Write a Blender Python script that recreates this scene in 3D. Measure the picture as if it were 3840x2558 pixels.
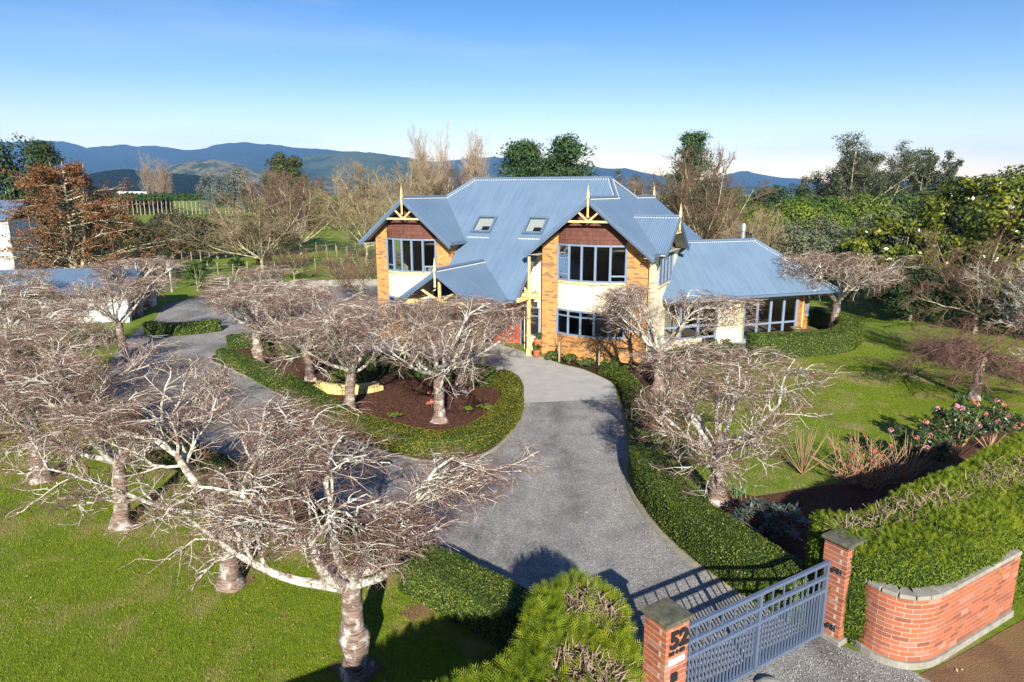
import bpy, bmesh, math, random
import numpy as np
from mathutils import Vector, Matrix

for _o in list(bpy.data.objects):
    bpy.data.objects.remove(_o)
SC = bpy.context.scene
COL = SC.collection
R = math.radians

# ------------------------------------------------------------------ camera, sky, sun, exposure
cam = bpy.data.cameras.new('camera')
cam.lens = 24.0; cam.sensor_width = 36.0; cam.clip_start = 0.1; cam.clip_end = 40000
camo = bpy.data.objects.new('camera', cam); COL.objects.link(camo)
camo.location = (0, 0, 7.6); camo.rotation_euler = (R(90 - 12.29), 0, 0)
SC.camera = camo

SUN_EL, SUN_AZ = 25.5, -3.0          # light travels along +Y, three degrees to the left
world = bpy.data.worlds.new('World'); SC.world = world; world.use_nodes = True
wn = world.node_tree; wn.nodes.clear()
w_out = wn.nodes.new('ShaderNodeOutputWorld'); w_bg = wn.nodes.new('ShaderNodeBackground')
w_sky = wn.nodes.new('ShaderNodeTexSky'); w_sky.sky_type = 'NISHITA'; w_sky.sun_disc = False
w_sky.sun_elevation = R(SUN_EL); w_sky.sun_rotation = R(180 + SUN_AZ)
w_sky.altitude = 50; w_sky.air_density = 1.0; w_sky.dust_density = 0.2; w_sky.ozone_density = 3.0
w_bg.inputs['Strength'].default_value = 0.06
w_tc = wn.nodes.new('ShaderNodeTexCoord')
w_map = wn.nodes.new('ShaderNodeMapping'); w_map.inputs['Scale'].default_value = (1.2, 1.2, 9.0)
w_map.inputs['Rotation'].default_value = (0, R(9), 0)
w_noi = wn.nodes.new('ShaderNodeTexNoise'); w_noi.inputs['Scale'].default_value = 1.6; w_noi.inputs['Detail'].default_value = 5; w_noi.inputs['Roughness'].default_value = .5
w_rmp = wn.nodes.new('ShaderNodeValToRGB')
w_rmp.color_ramp.elements[0].position = .50; w_rmp.color_ramp.elements[0].color = (0, 0, 0, 1)
w_rmp.color_ramp.elements[1].position = .85; w_rmp.color_ramp.elements[1].color = (.42, .42, .42, 1)
w_mix = wn.nodes.new('ShaderNodeMixRGB'); w_mix.inputs[2].default_value = (5.6, 6.6, 7.8, 1)
wn.links.new(w_tc.outputs['Generated'], w_map.inputs[0]); wn.links.new(w_map.outputs[0], w_noi.inputs[0])
wn.links.new(w_noi.outputs[0], w_rmp.inputs[0]); wn.links.new(w_rmp.outputs[0], w_mix.inputs[0])
w_hs = wn.nodes.new('ShaderNodeHueSaturation'); w_hs.inputs['Saturation'].default_value = 1.15
w_sp = wn.nodes.new('ShaderNodeSeparateXYZ'); wn.links.new(w_tc.outputs['Generated'], w_sp.inputs[0])
w_el = wn.nodes.new('ShaderNodeValToRGB'); w_ce = w_el.color_ramp; w_ce.interpolation = 'B_SPLINE'      # pale low air all round the horizon, deeper blue above
while len(w_ce.elements) < 4: w_ce.elements.new(.5)
for _e, (_p, _c) in zip(w_ce.elements, ((.0, (2.5, 1.75, 1.28)), (.06, (2.0, 1.48, 1.2)), (.14, (1.12, 1.08, 1.08)), (.27, (.42, .68, 1.02)))): _e.position = _p; _e.color = (_c[0] / 4, _c[1] / 4, _c[2] / 4, 1)
wn.links.new(w_sp.outputs[2], w_el.inputs[0])
w_mu = wn.nodes.new('ShaderNodeMixRGB'); w_mu.blend_type = 'MULTIPLY'; w_mu.inputs[0].default_value = 1.0
wn.links.new(w_sky.outputs[0], w_hs.inputs['Color']); wn.links.new(w_hs.outputs[0], w_mu.inputs[1]); w_x4 = wn.nodes.new('ShaderNodeVectorMath'); w_x4.operation = 'SCALE'; w_x4.inputs['Scale'].default_value = 4.0; wn.links.new(w_el.outputs[0], w_x4.inputs[0]); wn.links.new(w_x4.outputs[0], w_mu.inputs[2]); wn.links.new(w_mu.outputs[0], w_mix.inputs[1]); wn.links.new(w_mix.outputs[0], w_bg.inputs[0])
wn.links.new(w_bg.outputs[0], w_out.inputs[0])

sun = bpy.data.lights.new('sun', 'SUN'); sun.energy = 5.0; sun.angle = R(0.5); sun.color = (1.0, .93, .82)
suno = bpy.data.objects.new('sun', sun); COL.objects.link(suno)
_d = Vector((math.sin(R(SUN_AZ)) * math.cos(R(SUN_EL)), math.cos(R(SUN_AZ)) * math.cos(R(SUN_EL)), -math.sin(R(SUN_EL))))
suno.rotation_euler = _d.to_track_quat('-Z', 'Y').to_euler(); suno.location = (2, -20, 20)

SC.view_settings.view_transform = 'Standard'; SC.view_settings.look = 'None'
SC.view_settings.exposure = 1.15; SC.view_settings.gamma = 1.0; SC.view_settings.use_curve_mapping = False
SC.cycles.use_denoising = True; SC.cycles.denoising_prefilter = 'NONE'
SC.cycles.max_bounces = 6; SC.cycles.diffuse_bounces = 2; SC.cycles.glossy_bounces = 3
SC.cycles.transmission_bounces = 4; SC.cycles.transparent_max_bounces = 8; SC.cycles.volume_bounces = 0
SC.cycles.caustics_reflective = False; SC.cycles.caustics_refractive = False

# ------------------------------------------------------------------ materials
def nmat(name):
    m = bpy.data.materials.new(name); m.use_nodes = True
    nt = m.node_tree; b = nt.nodes['Principled BSDF']
    return m, nt, b
def N(nt, t, **kw):
    n = nt.nodes.new('ShaderNode' + t)
    for k, v in kw.items():
        if k in n.inputs: n.inputs[k].default_value = v
        else: setattr(n, k, v)
    return n
def ramp(nt, stops, fac):
    r = N(nt, 'ValToRGB'); cr = r.color_ramp
    while len(cr.elements) < len(stops): cr.elements.new(.5)
    for e, (p, c) in zip(cr.elements, stops):
        e.position = p; e.color = (c[0], c[1], c[2], 1)
    nt.links.new(fac, r.inputs[0]); return r.outputs[0]
def tex_noise(nt, scale, detail=4, rough=.55, coord='Object', mapping=None, dist=0):
    tc = N(nt, 'TexCoord'); n = N(nt, 'TexNoise', Scale=scale, Detail=detail, Roughness=rough, Distortion=dist)
    if mapping:
        mp = N(nt, 'Mapping'); mp.inputs['Scale'].default_value = mapping
        nt.links.new(tc.outputs[coord], mp.inputs[0]); nt.links.new(mp.outputs[0], n.inputs[0])
    else: nt.links.new(tc.outputs[coord], n.inputs[0])
    return n.outputs[0]
def bump(nt, b, h, strength=.3, dist=.02):
    bp = N(nt, 'Bump', Strength=strength, Distance=dist)
    nt.links.new(h, bp.inputs['Height']); nt.links.new(bp.outputs[0], b.inputs['Normal'])
def mixc(nt, fac, a, c, mode='MIX'):
    m = N(nt, 'MixRGB'); m.blend_type = mode
    for i, s in ((0, fac), (1, a), (2, c)):
        if hasattr(s, 'is_output'): nt.links.new(s, m.inputs[i])
        elif i == 0: m.inputs[0].default_value = s
        else: m.inputs[i].default_value = (s[0], s[1], s[2], 1)
    return m.outputs[0]
def plain(name, stops, scale=6, detail=5, rough=.7, spec=.3, bmp=None, mapping=None, coord='Object', metal=0):
    m, nt, b = nmat(name)
    f = tex_noise(nt, scale, detail, .6, coord, mapping)
    c = ramp(nt, stops, f); nt.links.new(c, b.inputs['Base Color'])
    b.inputs['Roughness'].default_value = rough; b.inputs['Specular IOR Level'].default_value = spec; b.inputs['Metallic'].default_value = metal
    if bmp: bump(nt, b, tex_noise(nt, bmp[0], 3, .6, coord), bmp[1], bmp[2] if len(bmp) > 2 else .02)
    return m
def leafy(name, stops, rough=.5, spec=.35, trans=.35, vary=None, dry=None):
    """foliage: colour by leaf (mesh island) and by a slow noise; some light passes through"""
    m, nt, b = nmat(name)
    g = N(nt, 'NewGeometry')
    n = tex_noise(nt, vary or .8, 3, .6)
    mth = N(nt, 'Math', operation='MULTIPLY_ADD'); mth.inputs[1].default_value = .6
    nt.links.new(g.outputs['Random Per Island'], mth.inputs[0])
    m2 = N(nt, 'Math', operation='MULTIPLY'); m2.inputs[1].default_value = .8; nt.links.new(n, m2.inputs[0])
    m3 = N(nt, 'Math', operation='SUBTRACT'); m3.inputs[1].default_value = .2; nt.links.new(m2.outputs[0], m3.inputs[0])
    nt.links.new(m3.outputs[0], mth.inputs[2])
    c = ramp(nt, stops, mth.outputs[0])
    if dry: c = mixc(nt, ramp(nt, [(.50, (0, 0, 0)), (.64, (.8, .8, .8))], tex_noise(nt, .45, 7, .68)), c, dry)
    nt.links.new(c, b.inputs['Base Color'])
    b.inputs['Roughness'].default_value = rough; b.inputs['Specular IOR Level'].default_value = spec
    if trans:
        t = N(nt, 'BsdfTranslucent'); mx = N(nt, 'MixShader'); mx.inputs[0].default_value = trans
        nt.links.new(c, t.inputs[0]); nt.links.new(b.outputs[0], mx.inputs[1]); nt.links.new(t.outputs[0], mx.inputs[2])
        nt.links.new(mx.outputs[0], nt.nodes['Material Output'].inputs[0])
    return m
def brickmat(name, stops, rough=.85):
    m, nt, b = nmat(name)
    oi = N(nt, 'ObjectInfo'); g = N(nt, 'NewGeometry')
    a = N(nt, 'Math', operation='ADD'); nt.links.new(oi.outputs['Random'], a.inputs[0]); nt.links.new(g.outputs['Random Per Island'], a.inputs[1])
    f = N(nt, 'Math', operation='FRACT'); nt.links.new(a.outputs[0], f.inputs[0])
    c = ramp(nt, stops, f.outputs[0])
    n = tex_noise(nt, 14, 5, .7)
    c2 = mixc(nt, ramp(nt, [(.35, (0, 0, 0)), (.75, (.45, .45, .45))], n), c, (stops[0][1][0] * .8 + .05, stops[0][1][1] * .8 + .05, stops[0][1][2] * .8 + .05))
    nt.links.new(c2, b.inputs['Base Color']); b.inputs['Roughness'].default_value = rough; b.inputs['Specular IOR Level'].default_value = .2
    bump(nt, b, tex_noise(nt, 60, 3, .6), .4, .006)
    return m

MT = {}
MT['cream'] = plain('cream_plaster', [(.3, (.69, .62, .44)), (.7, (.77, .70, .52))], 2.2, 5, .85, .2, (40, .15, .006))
MT['trim'] = plain('yellow_trim_paint', [(.3, (.62, .47, .19)), (.7, (.68, .53, .24))], 5, 4, .5, .35)
MT['frame'] = plain('blue_grey_joinery', [(.3, (.15, .20, .285)), (.7, (.175, .23, .32))], 3, 3, .4, .4)
MT['fascia'] = plain('blue_grey_fascia', [(.3, (.085, .13, .20)), (.7, (.105, .155, .23))], 3, 3, .4, .4)
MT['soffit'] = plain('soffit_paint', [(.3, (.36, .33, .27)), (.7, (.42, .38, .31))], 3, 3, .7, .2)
MT['mortar'] = plain('house_mortar', [(.3, (.42, .31, .19)), (.7, (.52, .39, .25))], 30, 4, .9, .1, (80, .3, .004))
MT['mortar2'] = plain('wall_mortar', [(.3, (.33, .27, .21)), (.7, (.48, .42, .35))], 25, 4, .9, .1, (80, .3, .004))
MT['hbrick'] = brickmat('tan_house_brick', [(0, (.20, .115, .06)), (.10, (.23, .125, .06)), (.17, (.40, .19, .055)), (.5, (.50, .235, .06)), (.8, (.56, .29, .085)), (1, (.44, .18, .055))])
MT['gbrick'] = brickmat('red_wall_brick', [(0, (.20, .065, .04)), (.3, (.31, .095, .045)), (.65, (.38, .115, .05)), (.9, (.30, .115, .07)), (1, (.38, .2, .15))])
MT['shingle'] = brickmat('red_brown_shingle', [(0, (.085, .032, .022)), (.4, (.115, .042, .028)), (.8, (.13, .05, .033)), (1, (.07, .028, .02))])
MT['white'] = plain('white_paint', [(.3, (.66, .66, .64)), (.7, (.74, .74, .72))], 5, 3, .6, .3)
MT['concrete'] = plain('weathered_concrete', [(.25, (.17, .165, .14)), (.6, (.27, .26, .225)), (.85, (.36, .34, .29))], 5, 6, .9, .2, (50, .4, .008))
MT['capstone'] = plain('mossy_capstone', [(.3, (.05, .052, .038)), (.55, (.10, .10, .07)), (.8, (.19, .18, .10))], 7, 6, .9, .2, (40, .5, .008))
MT['gate'] = plain('blue_grey_gate_paint', [(.3, (.075, .105, .165)), (.7, (.09, .122, .185))], 4, 3, .35, .45)
MT['black'] = plain('black_metal', [(.3, (.012, .012, .013)), (.7, (.02, .02, .022))], 9, 3, .3, .5)
MT['chrome'] = plain('bolt_steel', [(.3, (.6, .6, .6)), (.7, (.7, .7, .7))], 9, 3, .3, .5, metal=.9)
MT['flue'] = plain('flue_steel', [(.3, (.42, .43, .44)), (.7, (.55, .56, .57))], 9, 3, .35, .5, metal=.75)
MT['door'] = plain('orange_red_door', [(.3, (.44, .065, .018)), (.7, (.50, .08, .024))], 3, 3, .55, .2)
MT['terracotta'] = plain('terracotta', [(.3, (.36, .12, .05)), (.7, (.44, .16, .07))], 7, 4, .8, .2)
MT['greenpot'] = plain('green_glaze', [(.3, (.12, .12, .045)), (.7, (.17, .17, .07))], 5, 4, .25, .6)
MT['deck'] = plain('brown_timber_deck', [(.3, (.10, .045, .028)), (.7, (.15, .07, .045))], 7, 5, .7, .25, None, (1, 12, 1))
MT['post'] = plain('weathered_post', [(.3, (.20, .17, .12)), (.7, (.33, .29, .21))], 9, 5, .9, .1)
MT['dark'] = plain('painted_interior_shade', [(.3, (.02, .018, .016)), (.7, (.03, .027, .024))], 3, 3, .9, .1)  # near-black colour painted for the unlit inside of the house
MT['room'] = plain('room_wall', [(.3, (.16, .14, .12)), (.7, (.2, .18, .15))], 2, 3, .9, .1)
MT['linen'] = plain('pale_linen', [(.3, (.42, .42, .43)), (.7, (.55, .55, .56))], 4, 4, .9, .1)
MT['soil'] = plain('soil', [(.3, (.025, .015, .009)), (.7, (.06, .036, .02))], 9, 6, .95, .1, (30, .8, .03))
MT['mulch'] = plain('bark_mulch', [(.25, (.035, .016, .011)), (.5, (.085, .04, .026)), (.75, (.18, .09, .055))], 16, 6, .95, .1, (45, 1, .03))
MT['yellowblock'] = plain('yellow_block', [(.3, (.50, .42, .16)), (.7, (.62, .54, .24))], 5, 5, .85, .2)
MT['dirt'] = plain('bare_verge', [(.25, (.11, .065, .035)), (.55, (.18, .11, .06)), (.8, (.12, .13, .035))], 1.3, 7, .95, .1, (30, .8, .02))

def mat_roof():
    m, nt, b = nmat('corrugated_blue_roof')
    uv = N(nt, 'UVMap'); sp = N(nt, 'SeparateXYZ'); nt.links.new(uv.outputs[0], sp.inputs[0])
    ml = N(nt, 'Math', operation='MULTIPLY'); ml.inputs[1].default_value = 2 * math.pi / .095; nt.links.new(sp.outputs[0], ml.inputs[0])
    sn = N(nt, 'Math', operation='SINE'); nt.links.new(ml.outputs[0], sn.inputs[0])
    n = tex_noise(nt, .55, 5, .6, 'Object', (1, 1, 1))
    c = ramp(nt, [(.3, (.105, .165, .245)), (.7, (.13, .195, .28))], n)
    # sheet laps: a slightly darker line at every sheet
    fr = N(nt, 'Math', operation='FRACT'); dv = N(nt, 'Math', operation='DIVIDE'); dv.inputs[1].default_value = .76
    nt.links.new(sp.outputs[0], dv.inputs[0]); nt.links.new(dv.outputs[0], fr.inputs[0])
    lt = N(nt, 'Math', operation='LESS_THAN'); lt.inputs[1].default_value = .02; nt.links.new(fr.outputs[0], lt.inputs[0])
    fl = N(nt, 'Math', operation='MULTIPLY'); fl.inputs[1].default_value = .22; nt.links.new(lt.outputs[0], fl.inputs[0])
    c = mixc(nt, fl.outputs[0], c, (.055, .09, .14))
    mp = N(nt, 'Mapping'); mp.inputs['Scale'].default_value = (5, .35, 1); nt.links.new(uv.outputs[0], mp.inputs[0])
    st = N(nt, 'TexNoise', Scale=1.0, Detail=6, Roughness=.65); nt.links.new(mp.outputs[0], st.inputs[0])
    c = mixc(nt, 1.0, c, ramp(nt, [(.32, (.88, .88, .88)), (.5, (1, 1, 1)), (.72, (1.1, 1.09, 1.07))], st.outputs[0]), 'MULTIPLY')
    nt.links.new(c, b.inputs['Base Color']); b.inputs['Roughness'].default_value = .42; b.inputs['Specular IOR Level'].default_value = .4
    bump(nt, b, sn.outputs[0], .38, .02)
    return m
MT['roof'] = mat_roof()

def mat_glass():
    m, nt, b = nmat('window_glass'); nt.nodes.remove(b)
    fr = N(nt, 'Fresnel', IOR=1.5); tr = N(nt, 'BsdfTransparent'); tr.inputs[0].default_value = (.62, .66, .66, 1)
    gl = N(nt, 'BsdfGlossy'); gl.inputs['Roughness'].default_value = .02; gl.inputs[0].default_value = (.9, .95, 1, 1)
    mx = N(nt, 'MixShader'); nt.links.new(fr.outputs[0], mx.inputs[0]); nt.links.new(tr.outputs[0], mx.inputs[1]); nt.links.new(gl.outputs[0], mx.inputs[2])
    nt.links.new(mx.outputs[0], nt.nodes['Material Output'].inputs[0]); return m
MT['glass'] = mat_glass()

def mat_bark(name, base, lichen, dark, sc=9, cover=.5):
    m, nt, b = nmat(name)
    n1 = tex_noise(nt, sc, 5, .65); n2 = tex_noise(nt, sc * 3.1, 4, .7)
    rings = tex_noise(nt, 3.0, 3, .6, 'Object', (1.5, 1.5, 16))
    c = ramp(nt, [(.35, dark), (.6, base)], rings)
    c = mixc(nt, ramp(nt, [(cover - .05, (0, 0, 0)), (cover + .08, (1, 1, 1))], n1), c, lichen)
    c = mixc(nt, ramp(nt, [(.62, (0, 0, 0)), (.72, (.6, .6, .6))], n2), c, dark)
    nt.links.new(c, b.inputs['Base Color']); b.inputs['Roughness'].default_value = .9; b.inputs['Specular IOR Level'].default_value = .15
    bump(nt, b, n2, .7, .02); return m
MT['bark'] = mat_bark('cherry_bark', (.25, .185, .15), (.46, .45, .40), (.075, .05, .04), 5, .56)
MT['limb'] = mat_bark('lichened_limb', (.27, .205, .165), (.54, .54, .46), (.12, .08, .06), 9, .46)
MT['twig'] = plain('red_brown_twig', [(.36, (.085, .042, .033)), (.51, (.165, .092, .068)), (.63, (.26, .185, .145)), (.73, (.40, .35, .28))], 4.5, 5, .8, .2)
MT['twig_lichen'] = plain('lichened_twig', [(.32, (.20, .13, .10)), (.46, (.38, .32, .26)), (.6, (.54, .53, .45))], 4, 5, .85, .15)
MT['barkgrey'] = mat_bark('grey_bark', (.24, .20, .14), (.40, .37, .24), (.10, .08, .055), 3, .5)
MT['tan_twig'] = plain('tan_twig', [(.3, (.19, .145, .085)), (.7, (.30, .245, .145))], .7, 4, .85, .1)
MT['brown_twig'] = plain('brown_twig', [(.3, (.115, .075, .05)), (.7, (.185, .13, .085))], .7, 4, .85, .1)
MT['pale_twig'] = plain('pale_poplar_twig', [(.3, (.26, .20, .14)), (.7, (.36, .29, .21))], .5, 4, .85, .1)
MT['plum_twig'] = plain('weeping_twig', [(.3, (.10, .05, .042)), (.7, (.21, .12, .095))], 2.5, 4, .8, .2)
MT['cane'] = plain('tan_cane', [(.3, (.26, .16, .09)), (.7, (.40, .28, .16))], 3, 4, .8, .2)
MT['drywood'] = plain('cut_dry_wood', [(.3, (.16, .10, .065)), (.7, (.40, .31, .23))], 8, 5, .9, .1)

MT['box'] = leafy('box_leaf', [(.1, (.035, .066, .008)), (.45, (.08, .125, .014)), (.8, (.145, .185, .02)), (1, (.27, .26, .05))], .45, .4, .25, .9)
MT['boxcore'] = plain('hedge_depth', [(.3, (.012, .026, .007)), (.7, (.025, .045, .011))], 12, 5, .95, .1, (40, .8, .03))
MT['boxgold'] = leafy('golden_box_leaf', [(.1, (.06, .08, .008)), (.5, (.14, .145, .012)), (.85, (.24, .21, .018)), (1, (.32, .25, .04))], .5, .35, .25, .9)
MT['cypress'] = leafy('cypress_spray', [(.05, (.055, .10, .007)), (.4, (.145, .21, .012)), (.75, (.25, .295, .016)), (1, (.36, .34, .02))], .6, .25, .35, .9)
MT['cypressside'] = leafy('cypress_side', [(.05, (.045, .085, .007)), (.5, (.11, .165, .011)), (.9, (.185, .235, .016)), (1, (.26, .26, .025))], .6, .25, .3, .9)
MT['magnolia'] = leafy('magnolia_leaf', [(.05, (.02, .036, .006)), (.4, (.07, .10, .009)), (.7, (.17, .19, .014)), (.92, (.27, .25, .025)), (1, (.26, .13, .04))], .3, .55, .25, .5)
MT['olive'] = leafy('olive_leaf', [(.1, (.06, .075, .038)), (.5, (.11, .13, .07)), (.9, (.17, .185, .11))], .6, .3, .2, .4)
MT['green1'] = leafy('mid_green_leaf', [(.1, (.025, .055, .010)), (.5, (.055, .105, .016)), (.9, (.10, .155, .024))], .55, .3, .25, .25)
MT['green2'] = leafy('lime_green_leaf', [(.1, (.06, .10, .012)), (.5, (.12, .17, .018)), (.9, (.21, .245, .026))], .55, .3, .3, .25)
MT['green3'] = leafy('dark_green_leaf', [(.1, (.012, .028, .009)), (.5, (.03, .055, .016)), (.9, (.06, .085, .025))], .6, .25, .15, .25)
MT['pine'] = leafy('pine_needle', [(.1, (.014, .035, .012)), (.5, (.035, .075, .024)), (.9, (.075, .12, .036))], .6, .25, .15, .25)
MT['gum'] = leafy('gum_leaf', [(.1, (.03, .042, .018)), (.5, (.07, .082, .036)), (.9, (.12, .125, .055))], .55, .3, .2, .08)
MT['round'] = leafy('round_tree_leaf', [(.1, (.022, .036, .010)), (.5, (.06, .075, .018)), (.9, (.115, .115, .03))], .6, .25, .2, .12)
MT['bluegrey'] = leafy('blue_grey_leaf', [(.1, (.045, .06, .05)), (.5, (.09, .11, .095)), (.9, (.15, .17, .15))], .6, .25, .15, .12)
MT['scrub'] = leafy('scrub_leaf', [(.1, (.025, .028, .013)), (.5, (.06, .06, .027)), (.9, (.11, .10, .05))], .7, .2, .15, .3)
MT['oak'] = leafy('dead_oak_leaf', [(.1, (.075, .03, .013)), (.5, (.165, .07, .026)), (.9, (.29, .14, .06))], .7, .2, .25, .4)
MT['rhodo'] = leafy('rhododendron_leaf', [(.1, (.03, .045, .03)), (.5, (.07, .095, .065)), (.9, (.12, .15, .11))], .35, .5, .1, 1.5)
MT['viburnum'] = leafy('shrub_leaf', [(.1, (.018, .038, .012)), (.5, (.04, .075, .02)), (.9, (.09, .13, .035))], .4, .45, .2, 1.2)
MT['pink'] = leafy('pink_blossom', [(.1, (.55, .16, .24)), (.5, (.70, .30, .42)), (.9, (.78, .50, .60))], .6, .2, .3, 2)
MT['coral'] = leafy('coral_bud', [(.1, (.40, .09, .07)), (.5, (.56, .19, .14)), (.9, (.62, .30, .22))], .6, .2, .3, 2)
MT['redleaf'] = leafy('red_leaf', [(.1, (.22, .025, .018)), (.5, (.38, .05, .03)), (.9, (.42, .11, .06))], .5, .3, .3, 2)
MT['litter'] = leafy('fallen_leaf', [(.1, (.10, .04, .02)), (.5, (.26, .14, .07)), (.9, (.45, .34, .2))], .8, .2, .1, 2)
MT['blade'] = leafy('grass_blade', [(.05, (.06, .105, .006)), (.4, (.14, .205, .010)), (.7, (.245, .295, .016)), (1, (.40, .34, .09))], .55, .25, .3, 1.1, (.38, .29, .13))
MT['strap'] = leafy('strap_leaf', [(.1, (.06, .13, .04)), (.9, (.14, .24, .08))], .5, .3, .25, 2)

def mat_ground():
    m, nt, b = nmat('lawn_and_pasture')
    n1 = tex_noise(nt, .45, 7, .68); n2 = tex_noise(nt, 5, 7, .75); n3 = tex_noise(nt, .06, 4, .6); n4 = tex_noise(nt, 45, 3, .7)
    c = ramp(nt, [(.28, (.075, .125, .008)), (.5, (.155, .215, .011)), (.72, (.245, .285, .018))], n2)
    dry = ramp(nt, [(.50, (0, 0, 0)), (.64, (.8, .8, .8))], n1)
    c = mixc(nt, dry, c, (.34, .26, .12))
    far = ramp(nt, [(.42, (0, 0, 0)), (.62, (.6, .6, .6))], n3)
    c = mixc(nt, far, c, (.12, .21, .024))
    fine = ramp(nt, [(.3, (.62, .62, .62)), (.7, (1.25, 1.25, 1.25))], n4)
    c = mixc(nt, 1.0, c, fine, 'MULTIPLY')
    nt.links.new(c, b.inputs['Base Color']); b.inputs['Roughness'].default_value = .85; b.inputs['Specular IOR Level'].default_value = .15
    bump(nt, b, n4, .9, .05); return m
MT['ground'] = mat_ground()
def mat_gravel():
    m, nt, b = nmat('fine_grey_chip')
    tc = N(nt, 'TexCoord'); v = N(nt, 'TexVoronoi', Scale=60.0); nt.links.new(tc.outputs['Object'], v.inputs['Vector'])
    sp = N(nt, 'SeparateXYZ'); nt.links.new(v.outputs['Color'], sp.inputs[0])
    c = ramp(nt, [(.0, (.15, .148, .142)), (.5, (.22, .216, .208)), (.85, (.29, .284, .27)), (1, (.50, .49, .46))], sp.outputs[0])
    n = tex_noise(nt, .9, 6, .65)
    c = mixc(nt, 1.0, c, ramp(nt, [(.3, (.72, .72, .74)), (.7, (1.2, 1.19, 1.16))], n), 'MULTIPLY')
    c = mixc(nt, 1.0, c, ramp(nt, [(.36, (.62, .61, .6)), (.5, (1.0, 1.0, 1.0)), (.66, (1.12, 1.11, 1.08))], tex_noise(nt, .32, 8, .7, 'Object', (1.6, .5, 1))), 'MULTIPLY')
    nt.links.new(c, b.inputs['Base Color']); b.inputs['Roughness'].default_value = .9; b.inputs['Specular IOR Level'].default_value = .2
    bump(nt, b, v.outputs['Distance'], .8, .012); return m
MT['gravel'] = mat_gravel()
MT['apron'] = plain('pale_apron_concrete', [(.3, (.30, .298, .285)), (.7, (.38, .37, .35))], 1.5, 6, .9, .2, (60, .3, .006))
MT['edging'] = plain('pale_edging', [(.3, (.17, .15, .115)), (.7, (.27, .24, .185))], 6, 5, .95, .1)

# ------------------------------------------------------------------ mesh helpers
def tag(o, label=None, cat=None, group=None, kind=None):
    if label: o['label'] = label
    if cat: o['category'] = cat
    if group: o['group'] = group
    if kind: o['kind'] = kind
    return o
def empty(name, loc=(0, 0, 0), rz=0, parent=None):
    o = bpy.data.objects.new(name, None); COL.objects.link(o); o.location = loc; o.rotation_euler = (0, 0, rz)
    o.empty_display_size = .2
    if parent: o.parent = parent
    return o
def mesh_np(name, V, Fs, mats, mis=None, smooth=False, uv=None):
    """fast mesh from numpy: Fs is a list of (n,k) index arrays"""
    me = bpy.data.meshes.new(name)
    V = np.asarray(V, np.float32); Fs = [np.asarray(f, np.int32) for f in Fs]
    loops = np.concatenate([f.ravel() for f in Fs]); tot = np.concatenate([np.full(len(f), f.shape[1], np.int32) for f in Fs])
    st = np.concatenate([[0], np.cumsum(tot)[:-1]]).astype(np.int32)
    me.vertices.add(len(V)); me.vertices.foreach_set('co', V.ravel())
    me.loops.add(len(loops)); me.loops.foreach_set('vertex_index', loops)
    me.polygons.add(len(tot)); me.polygons.foreach_set('loop_start', st); me.polygons.foreach_set('loop_total', tot)
    for m in (mats if isinstance(mats, (list, tuple)) else [mats]): me.materials.append(MT[m] if isinstance(m, str) else m)
    if mis is not None:
        mi = np.concatenate([np.full(len(f), i, np.int32) if np.isscalar(i) else np.asarray(i, np.int32) for f, i in zip(Fs, mis)])
        me.polygons.foreach_set('material_index', mi)
    if smooth: me.polygons.foreach_set('use_smooth', np.ones(len(tot), bool))
    me.update(calc_edges=True); me.validate()
    return me
def obj(name, me, parent=None, loc=(0, 0, 0), rot=(0, 0, 0)):
    o = bpy.data.objects.new(name, me); COL.objects.link(o); o.location = loc; o.rotation_euler = rot
    if parent: o.parent = parent
    return o
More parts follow.
